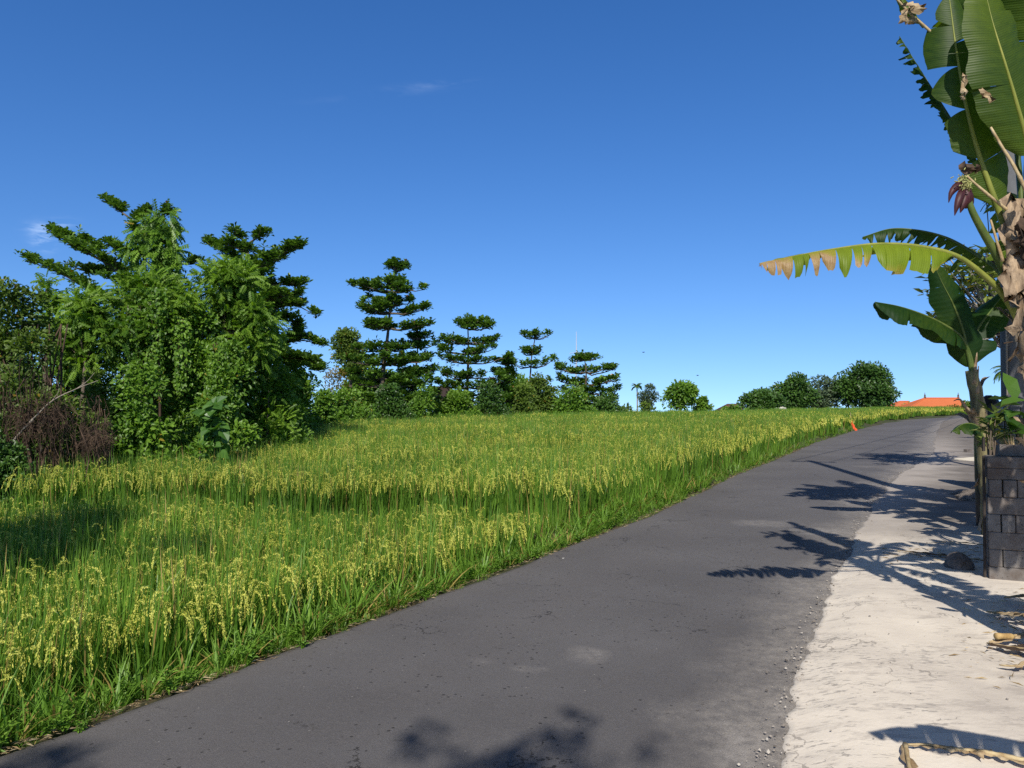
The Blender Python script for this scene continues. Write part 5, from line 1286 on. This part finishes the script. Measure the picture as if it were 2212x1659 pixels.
m, nt = mat('wire'); finish(nt, (.02, .02, .02), .6); M['wire'] = m
for s_, lab, r_ in ((-.48, 'left-hand black overhead wire strung between the two utility poles', .018), (.48, 'right-hand black overhead wire strung between the two utility poles', .012)):
    a, c2 = ca + sdv*s_ + (0, 0, .14), ca2 + sdv*s_ + (0, 0, .06)
    mb = MB(); mb.tube([a + (c2 - a)*q - np.array((0, 0, 4*1.6*q*(1 - q))) for q in np.linspace(0, 1, 40)], r_, 5)
    tag(mb.build('overhead_wire', M['wire'], smooth=True), lab, 'wire')
mb = MB(); mb.tube(spline(px([(2168,742,0),(2190,738,0),(2230,732,0)], 7.), 8), .006, 4); tag(mb.build('twine', M['vine']), 'thin brown string tied across in front of the pole', 'string')

# ------------------------------------------------------------ behind the stack
gw0 = np.array((8.45, 13.4, 0)); wl = unit(np.array((1, -.55, 0)))
mgw = plain_mat('render_wall', (.2,.19,.175), (.32,.30,.28), 3, .9, .3, .01)
gz0 = float(gz(8.5, 13.4)); root = empty('garden_wall', (gw0[0], gw0[1], gz0), 'low pale rendered garden wall behind the utility pole', 'wall')
mb = MB(); mb.box(gw0 + wl*1.6 + np.array((0, 0, gz0 + .71)), (3.2, .16, 1.5), math.atan2(wl[1], wl[0]), 0, 0, .01); mb.build('wall_panel', mgw, root, root.location)
mb = MB(); mb.box(gw0 + wl*1.6 + np.array((0, 0, gz0 + 1.49)), (3.3, .24, .06), math.atan2(wl[1], wl[0]), 0, 0, .01); mb.build('coping', mgw, root, root.location)
mb = MB(); mb.box(gw0 - wl*.14 + np.array((0, 0, gz0 + .79)), (.28, .28, 1.66), math.atan2(wl[1], wl[0]), 0, 0, .012); mb.build('pillar', mgw, root, root.location)
d = 9.6; dc = at(2136, 878, d); zg = float(gz(dc[0], d))
m, nt = mat('black_plastic'); finish(nt, (.012, .012, .014), .35, spec=.5); M['blackp'] = m
ht = dc[2] - zg + .14
root = empty('barrel', (dc[0], d, zg), 'round-topped black plastic barrel behind the young banana plant', 'barrel')
mb = MB(); mb.lathe((dc[0], d, zg), [(0, .01), (.15, .01), (.165, .06), (.17, ht*.3), (.165, ht*.34), (.17, ht*.38), (.17, ht*.66), (.165, ht*.7), (.165, ht*.8)], 24); mb.build('drum', M['blackp'], root, root.location, True)
mb = MB(); mb.lathe((dc[0], d, zg), [(.168, ht*.79), (.172, ht*.82), (.155, ht*.90), (.10, ht*.97), (.03, ht), (0, ht)], 24); mb.build('lid', M['blackp'], root, root.location, True)

# ------------------------------------------------------------ things lying about
def on_ground(x, y):
    h = .03
    for _ in range(3):
        d = (EYE - h)*F/(y - 867.); X = (x - CX)/F*d
        h = .016 if X < xr(d) else .026 + .045*float(sstep(0, .35, X - xr(d)))*(1 - .7*float(sstep(7.5, 11, d)))
    zz = float(base_z(d)) + h
    return np.array((X, d, zz))
def lump(name, label, cat, c, size, m, n=14, rough=.14, flat=True):
    mb = MB(); a = np.arange(n)*2*PI/n; k = 7; V = []
    for i in range(k):
        ph = i/(k-1)*PI/2*1.0
        for aa in a:
            r = math.cos(ph)**.8*(1 + .5*rough*math.sin(aa*3 + i) + rng.normal(0, rough*.5)) if i < k-1 else .02
            V.append((math.cos(aa)*r*size[0]/2, math.sin(aa)*r*size[1]/2, math.sin(ph)*size[2]*(1 + rng.normal(0, rough*.3)) - .02))
    mb.add(V, None, [(i*n + j, i*n + (j+1) % n, (i+1)*n + (j+1) % n, (i+1)*n + j) for i in range(k-1) for j in range(n)])
    o = mb.build(name, m, smooth=not flat); o.location = c; o.rotation_euler = (0, 0, rng.random()*3); return tag(o, label, cat)
rockm = plain_mat('rock', (.09,.075,.065), (.2,.17,.15), 9, .95, .6, .02)
palem = plain_mat('pale_rock', (.40,.36,.30), (.55,.5,.43), 12, .95, .5, .01)
dirtm = plain_mat('dirt_heap', (.14,.115,.095), (.26,.22,.185), 16, .98, .8, .03)
lump('rock', 'dark rock lying in the shade before the block stack', 'rock', on_ground(2062, 1222), (.30, .24, .15), rockm)
lump('stone', 'small pale stone left of the dark rock', 'stone', on_ground(2018, 1190), (.09, .07, .05), palem, 8)
lump('stone', 'small pale stone among the dry leaves at the right', 'stone', on_ground(2150, 1392), (.06, .05, .035), palem, 8)
lump('stone', 'pale stone chip by the left foot of the stack', 'stone', on_ground(2114, 1152), (.09, .07, .05), palem, 8)
lump('dirt_pile', 'low heap of loose brown dirt beside the road', 'dirt pile', on_ground(2108, 1078), (.9, .6, .17), dirtm, 26, .2, False)
lump('dirt_pile', 'smaller crumbled heap of dirt nearer the road', 'dirt pile', on_ground(2075, 1068), (.35, .3, .08), dirtm, 20, .2, False)
c = on_ground(2110, 993); mb = MB()
mb.box((0, 0, .0), (1.05, .62, .03), 0, 0, 0, .006, np.eye(3)); bo = mb.build('board', plain_mat('pale_board', (.62,.54,.40), (.74,.67,.54), 6, .8, .2)); bo.location = c + (0, 0, .02); bo.rotation_euler = (.05, -.04, .35)
tag(bo, 'pale flat board lying on the dirt beside the road', 'board')
mb = MB(); mb.box((0, 0, .05), (.22, .12, .10), 0, 0, 0, .006); o = mb.build('brick', rockm); o.location = on_ground(2088, 977); o.rotation_euler = (0, 0, .4); tag(o, 'single dark block lying behind the pale board', 'block')
mb = MB(); mb.box((0, 0, .012), (.09, .03, .008), 0, 0, 0, .002); o = mb.build('paper_scrap', plain_mat('paper', (.6,.57,.52), (.75,.72,.68), 20, .8)); o.location = on_ground(1222, 1203) - np.array((0, 0, .015)); o.rotation_euler = (.1, .05, .6); tag(o, 'small white scrap of litter at the left road edge', 'litter')
# dry banana leaves and stalks
def dry_leaf(label, pts, w, stalk=.008, name='dry_banana_leaf', rag=.35, n=16, m='dry', lift=.012):
    P = np.array([on_ground(x, y) + np.array((0, 0, lift + (q[0] if q else 0))) for x, y, *q in pts]); sp = spline(P, n)
    org = sp[0].copy(); T = unit(np.gradient(sp, axis=0)); root = empty(name, org, label, 'dry leaf')
    mb = MB(); mb.tube(sp + (0, 0, stalk), np.linspace(stalk*1.2, stalk*.4, n), 6, True, 0, 0, .12); mb.build('stalk', M['straw'], root, org, True)
    mb = MB()
    for sg in (1, -1):
        V = []
        for i in range(n):
            s = i/(n-1); sd = unit(np.cross(T[i], (0, 0, 1.)))*sg; ww = w*math.sin(PI*min(1, .15 + .85*s))**.6*(1 + rag*rng.normal())
            for j in range(5):
                f = j/4; V.append(sp[i] + sd*ww*f + np.array((0, 0, .004 + abs(ww)*.35*math.sin(f*PI)*abs(rng.normal(.5, .5)))) + T[i]*rng.normal(0, .006))
        mb.add(V, None, [(i*5 + j, i*5 + j + 1, (i+1)*5 + j + 1, (i+1)*5 + j) for i in range(n-1) for j in range(4) if rng.random() > .05])
    mb.build('blade', M[m], root, org, True)
    return root
dry_leaf('thick dry banana leaf stalk lying across the lower right corner', [(2262,1652),(2190,1640),(2120,1625),(2040,1615),(1985,1607),(1945,1607)], .022, .011, rag=.8, n=30)
dry_leaf('broken end piece of dry stalk bent down at the lower right', [(1941,1606),(1946,1630),(1950,1662),(1952,1700)], .018, .010, rag=.7, n=12)
dry_leaf('crumpled brown dry banana leaf at the right edge, topmost of the heap', [(2300,1330,.10),(2240,1318,.09),(2195,1306,.06),(2160,1296,.01)], .075, .012)
dry_leaf('curled brown dry banana leaf in the middle of the heap at the right edge', [(2310,1372,.10),(2240,1356,.08),(2190,1342,.04),(2120,1322,.0)], .06, .01)
dry_leaf('pale dry banana leaf at the front of the heap at the right edge', [(2310,1400,.06),(2240,1392,.06),(2190,1384,.03),(2125,1388,.0)], .05, .012)
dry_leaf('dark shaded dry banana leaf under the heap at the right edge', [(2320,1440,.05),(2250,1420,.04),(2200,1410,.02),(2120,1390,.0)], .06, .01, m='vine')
dry_leaf('small torn dry leaf lying alone on the concrete at the right', [(2270,1450,.03),(2215,1438,.02),(2180,1442,.01),(2145,1436,0)], .035, .007)
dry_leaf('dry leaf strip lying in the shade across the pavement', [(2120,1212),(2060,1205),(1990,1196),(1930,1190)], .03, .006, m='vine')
dry_leaf('thin brown dry leaf strip along the dirt near the stack', [(2118,1178),(2060,1172),(2000,1174)], .02, .005)
mb = MB(); c = on_ground(2176, 1386); mb.lathe(c + np.array((0, 0, .05)), [(0, 0), (.016, .002), (.019, .02), (.018, .09), (.021, .14), (0, .141)], 12, axis=(-.9, -.3, .1)); tag(mb.build('stalk_stump', plain_mat('stump', (.36,.22,.08), (.55,.38,.16), 20, .7), smooth=True), 'cut yellow-brown banana stalk stump poking from the dry leaves', 'stump')
n = 330; q = np.array([(lambda k: on_ground(rng.uniform(1900, 2120), rng.normal(1195, 9)) if k < .28 else on_ground(2290 - abs(rng.normal(0, 95)), rng.normal(1365, 45)))(rng.random()) for _ in range(n)])
a = rng.normal(2.6, .8, n); V, T, ti = leaf_arrays(q + rng.uniform(0, .012, (n, 1))*np.array((0, 0, 1.)), np.stack([np.cos(a), np.sin(a), rng.normal(0, .15, n)], 1), np.tile((0, 0, 1.), (n, 1)) + .3*rand_dirs(n), rng.uniform(.015, .09, n), rng.uniform(.002, .009, n), 'lance', rng.random(n))
tag(mesh_obj('leaf_litter', V, T, M['litter'], attrs={'tint': ti}), 'straw and leaf scraps scattered on the pavement at the right', 'litter', kind='stuff')

# ------------------------------------------------------------ marker at the road edge
X, d = gp(1850, 931); X = float(xl(d)) - .12; b_ = np.array((X, d, float(base_z(d)))); u = d/F
root = empty('marker_stake', b_, 'orange plastic marker strip tied to a thin stake at the left road edge', 'marker')
mb = MB(); mb.tube([b_ - (0, 0, .05), b_ + np.array((-.04, 0, .62)), b_ + np.array((-.06, 0, 1.0))], .014, 5); mb.build('stake', M['straw'], root, b_)
m, nt = mat('orange_plastic'); finish(nt, (.75, .10, .03), .5)
mb = MB(); P = spline([b_ + np.array((-.08, -.03, .58)), b_ + np.array((.02, -.06, .34)), b_ + np.array((.10, -.1, .16)), b_ + np.array((.18, -.14, .03))], 9); V = []
for i, q in enumerate(P):
    for j in (-1, 0, 1): V.append(q + np.array((j*.055 + .02*math.sin(i*1.9), -.03*(j == 0), .03*j)))
mb.add(V, None, [(i*3 + j, i*3 + j + 1, i*3 + j + 4, i*3 + j + 3) for i in range(8) for j in range(2)]); mb.build('strip', m, root, b_)
# pale sack
c = at(1691, 884, 84.); lump('sack', 'crumpled pale sack lying behind the rice before the dark trees', 'sack', (c[0], 84., c[2] - .3), (.95, .5, .55), plain_mat('sack', (.36,.34,.28), (.55,.52,.43), 4, .9), 12, .3)

# ------------------------------------------------------------ houses
def hip_house(label, xa, xb, ra, rb, yr, ye, d, roofcol, wallcol, ridge=True, drop=1.6, depth=5., name='house', orn=True):
    u = d/F; a, c2 = at(xa, ye, d), at(xb, ye, d); r1, r2 = at(ra, yr, d + depth/2), at(rb, yr, d + depth/2)
    org = np.array(((a[0] + c2[0])/2, d + depth/2, a[2] - drop)); root = empty(name, org, label, 'house')
    e = .12
    V = [(a[0], d, a[2]), (c2[0], d, a[2]), (c2[0], d + depth, a[2]), (a[0], d + depth, a[2]), (r1[0], d + depth/2, r1[2]), (r2[0], d + depth/2, r1[2])]
    m, nt = mat('roof_tiles'); v = objc(nt); w = nt.nodes.new('ShaderNodeTexWave'); w.bands_direction = 'X'; w.inputs['Scale'].default_value = 1.6; nt.links.new(v, w.inputs['Vector'])
    n_ = noise(nt, 1.5, 5, v); cc = mixc(nt, n_, roofcol, tuple(k*1.25 for k in roofcol)); cc = mixc(nt, math_(nt, 'MULTIPLY', w.outputs['Fac'], .25), cc, tuple(k*.6 for k in roofcol))
    finish(nt, cc, .8, w.outputs['Fac'], .4, .05)
    mb = MB(); mb.add(V, [(0,4,3),(1,2,5)], [(0,1,5,4),(2,3,4,5)]); 
    mb.add([(q[0], q[1], q[2] - .14) for q in V[:4]], None, [(0,3,2,1)]); mb.add(V[:4] + [(q[0], q[1], q[2] - .14) for q in V[:4]], None, [(0,4,5,1),(1,5,6,2),(2,6,7,3),(3,7,4,0)])
    ro = mb.build('roof', m, root, org)
    mb = MB()
    for q, s_ in ((0, 4), (3, 4), (1, 5), (2, 5), (4, 5)): mb.tube([np.array(V[q]) + (0, 0, .02), np.array(V[s_]) + (0, 0, .02)], .10, 6)
    mb.build('ridge_tiles', m, ro, org)
    if orn:
        for q in (V[4], V[5]):
            mb = MB(); mb.lathe(np.array(q), [(.16, 0), (.16, .2), (.09, .28), (.14, .4), (.06, .55), (.03, .8), (0, .85)], 8); mb.build('ridge_ornament', M['bark'], ro, org)
    w0 = .45; mw = plain_mat('house_wall', wallcol, tuple(k*1.15 for k in wallcol), 3, .9)
    mb = MB(); mb.box((org[0], org[1], a[2] - .13 - drop/2), (c2[0] - a[0] - 2*w0, depth - 2*w0, drop)); mb.build('wall', mw, root, org)
    mg, nt = mat('window_glass'); finish(nt, (.03, .04, .05), .15)
    for k in (-.25, .25):
        mb = MB(); xx = org[0] + k*(c2[0] - a[0] - 2*w0); mb.box((xx, d + w0 - .01, a[2] - drop*.55), (.8, .05, .9)); mb.build('window', mg, root, org)
    return root
hip_house('house with a large orange tiled hip roof beyond the road crest', 1960, 2100, 1998, 2070, 860, 884, 112, (.52,.14,.05), (.55,.5,.42), drop=2.2)
hip_house('smaller orange tiled roof left of the large orange roof', 1918, 1988, 1944, 1962, 867, 886, 122, (.50,.14,.055), (.5,.45,.4), drop=2.2, orn=False)
hip_house('dark brown roofed house showing between the bushes of the middle row', 925, 985, 945, 968, 838, 860, 46, (.045,.03,.024), (.3,.25,.2), orn=False, drop=1.6, depth=4)
hip_house('far house with a dark brown roof behind the rice', 1556, 1612, 1572, 1590, 874, 892, 88, (.11,.06,.045), (.4,.36,.32), orn=False, drop=2., depth=4)
# ------------------------------------------------------------ antenna mast
d = 52.; u = d/F; b_ = ground_at(1244, d); top = at(1245, 716, d)
m, nt = mat('galvanised'); finish(nt, (.5, .52, .55), .5)
root = empty('antenna_mast', b_, 'thin grey antenna mast rising behind the tiered trees', 'antenna')
mb = MB(); mb.tube([b_, at(1244, 830, d), at(1245, 770, d), at(1245, 745, d), top], [.05, .05, .045, .03, .016], 6); mb.build('mast', m, root, b_)
mb = MB(); mb.tube([at(1230, 764, d), at(1245, 761, d)], .018, 4); mb.tube([at(1245, 761, d), at(1264, 763, d)], .018, 4); mb.build('cross_arm', m, root, b_)
mb = MB(); mb.tube([at(1236, 800, d), at(1236, 772, d)], .014, 4); mb.tube([at(1236, 792, d), at(1244, 790, d)], .016, 4); mb.build('side_rod', m, root, b_)
# ------------------------------------------------------------ two birds high over the field
def bird(label, x, y, d, rz):
    c = at(x, y, d); mb = MB()
    mb.lathe((0, 0, 0), [(0, -.11), (.018, -.09), (.03, -.02), (.028, .04), (.016, .08), (.02, .1), (0, .135)], 8, axis=(1, 0, .1))
    for s_ in (1, -1): mb.add([(.04, 0, .01), (-.03, 0, .01), (.03, s_*.1, .05), (-.02, s_*.11, .045), (-.03, s_*.22, .02)], [(0, 1, 3), (0, 3, 2), (2, 3, 4)])
    mb.add([(-.09, 0, 0), (-.17, .03, 0), (-.17, -.03, 0)], [(0, 1, 2)])
    o = mb.build('bird', M['wire']); o.location = c; o.rotation_euler = (0, 0, rz); tag(o, label, 'bird')
bird('tiny dark bird in the sky above the broad low tiered tree', 1390, 761, 62, .4)
bird('tiny dark bird in the sky above the lone bright tree', 1507, 811, 68, 2.5)
# far plain and wooded rise behind everything
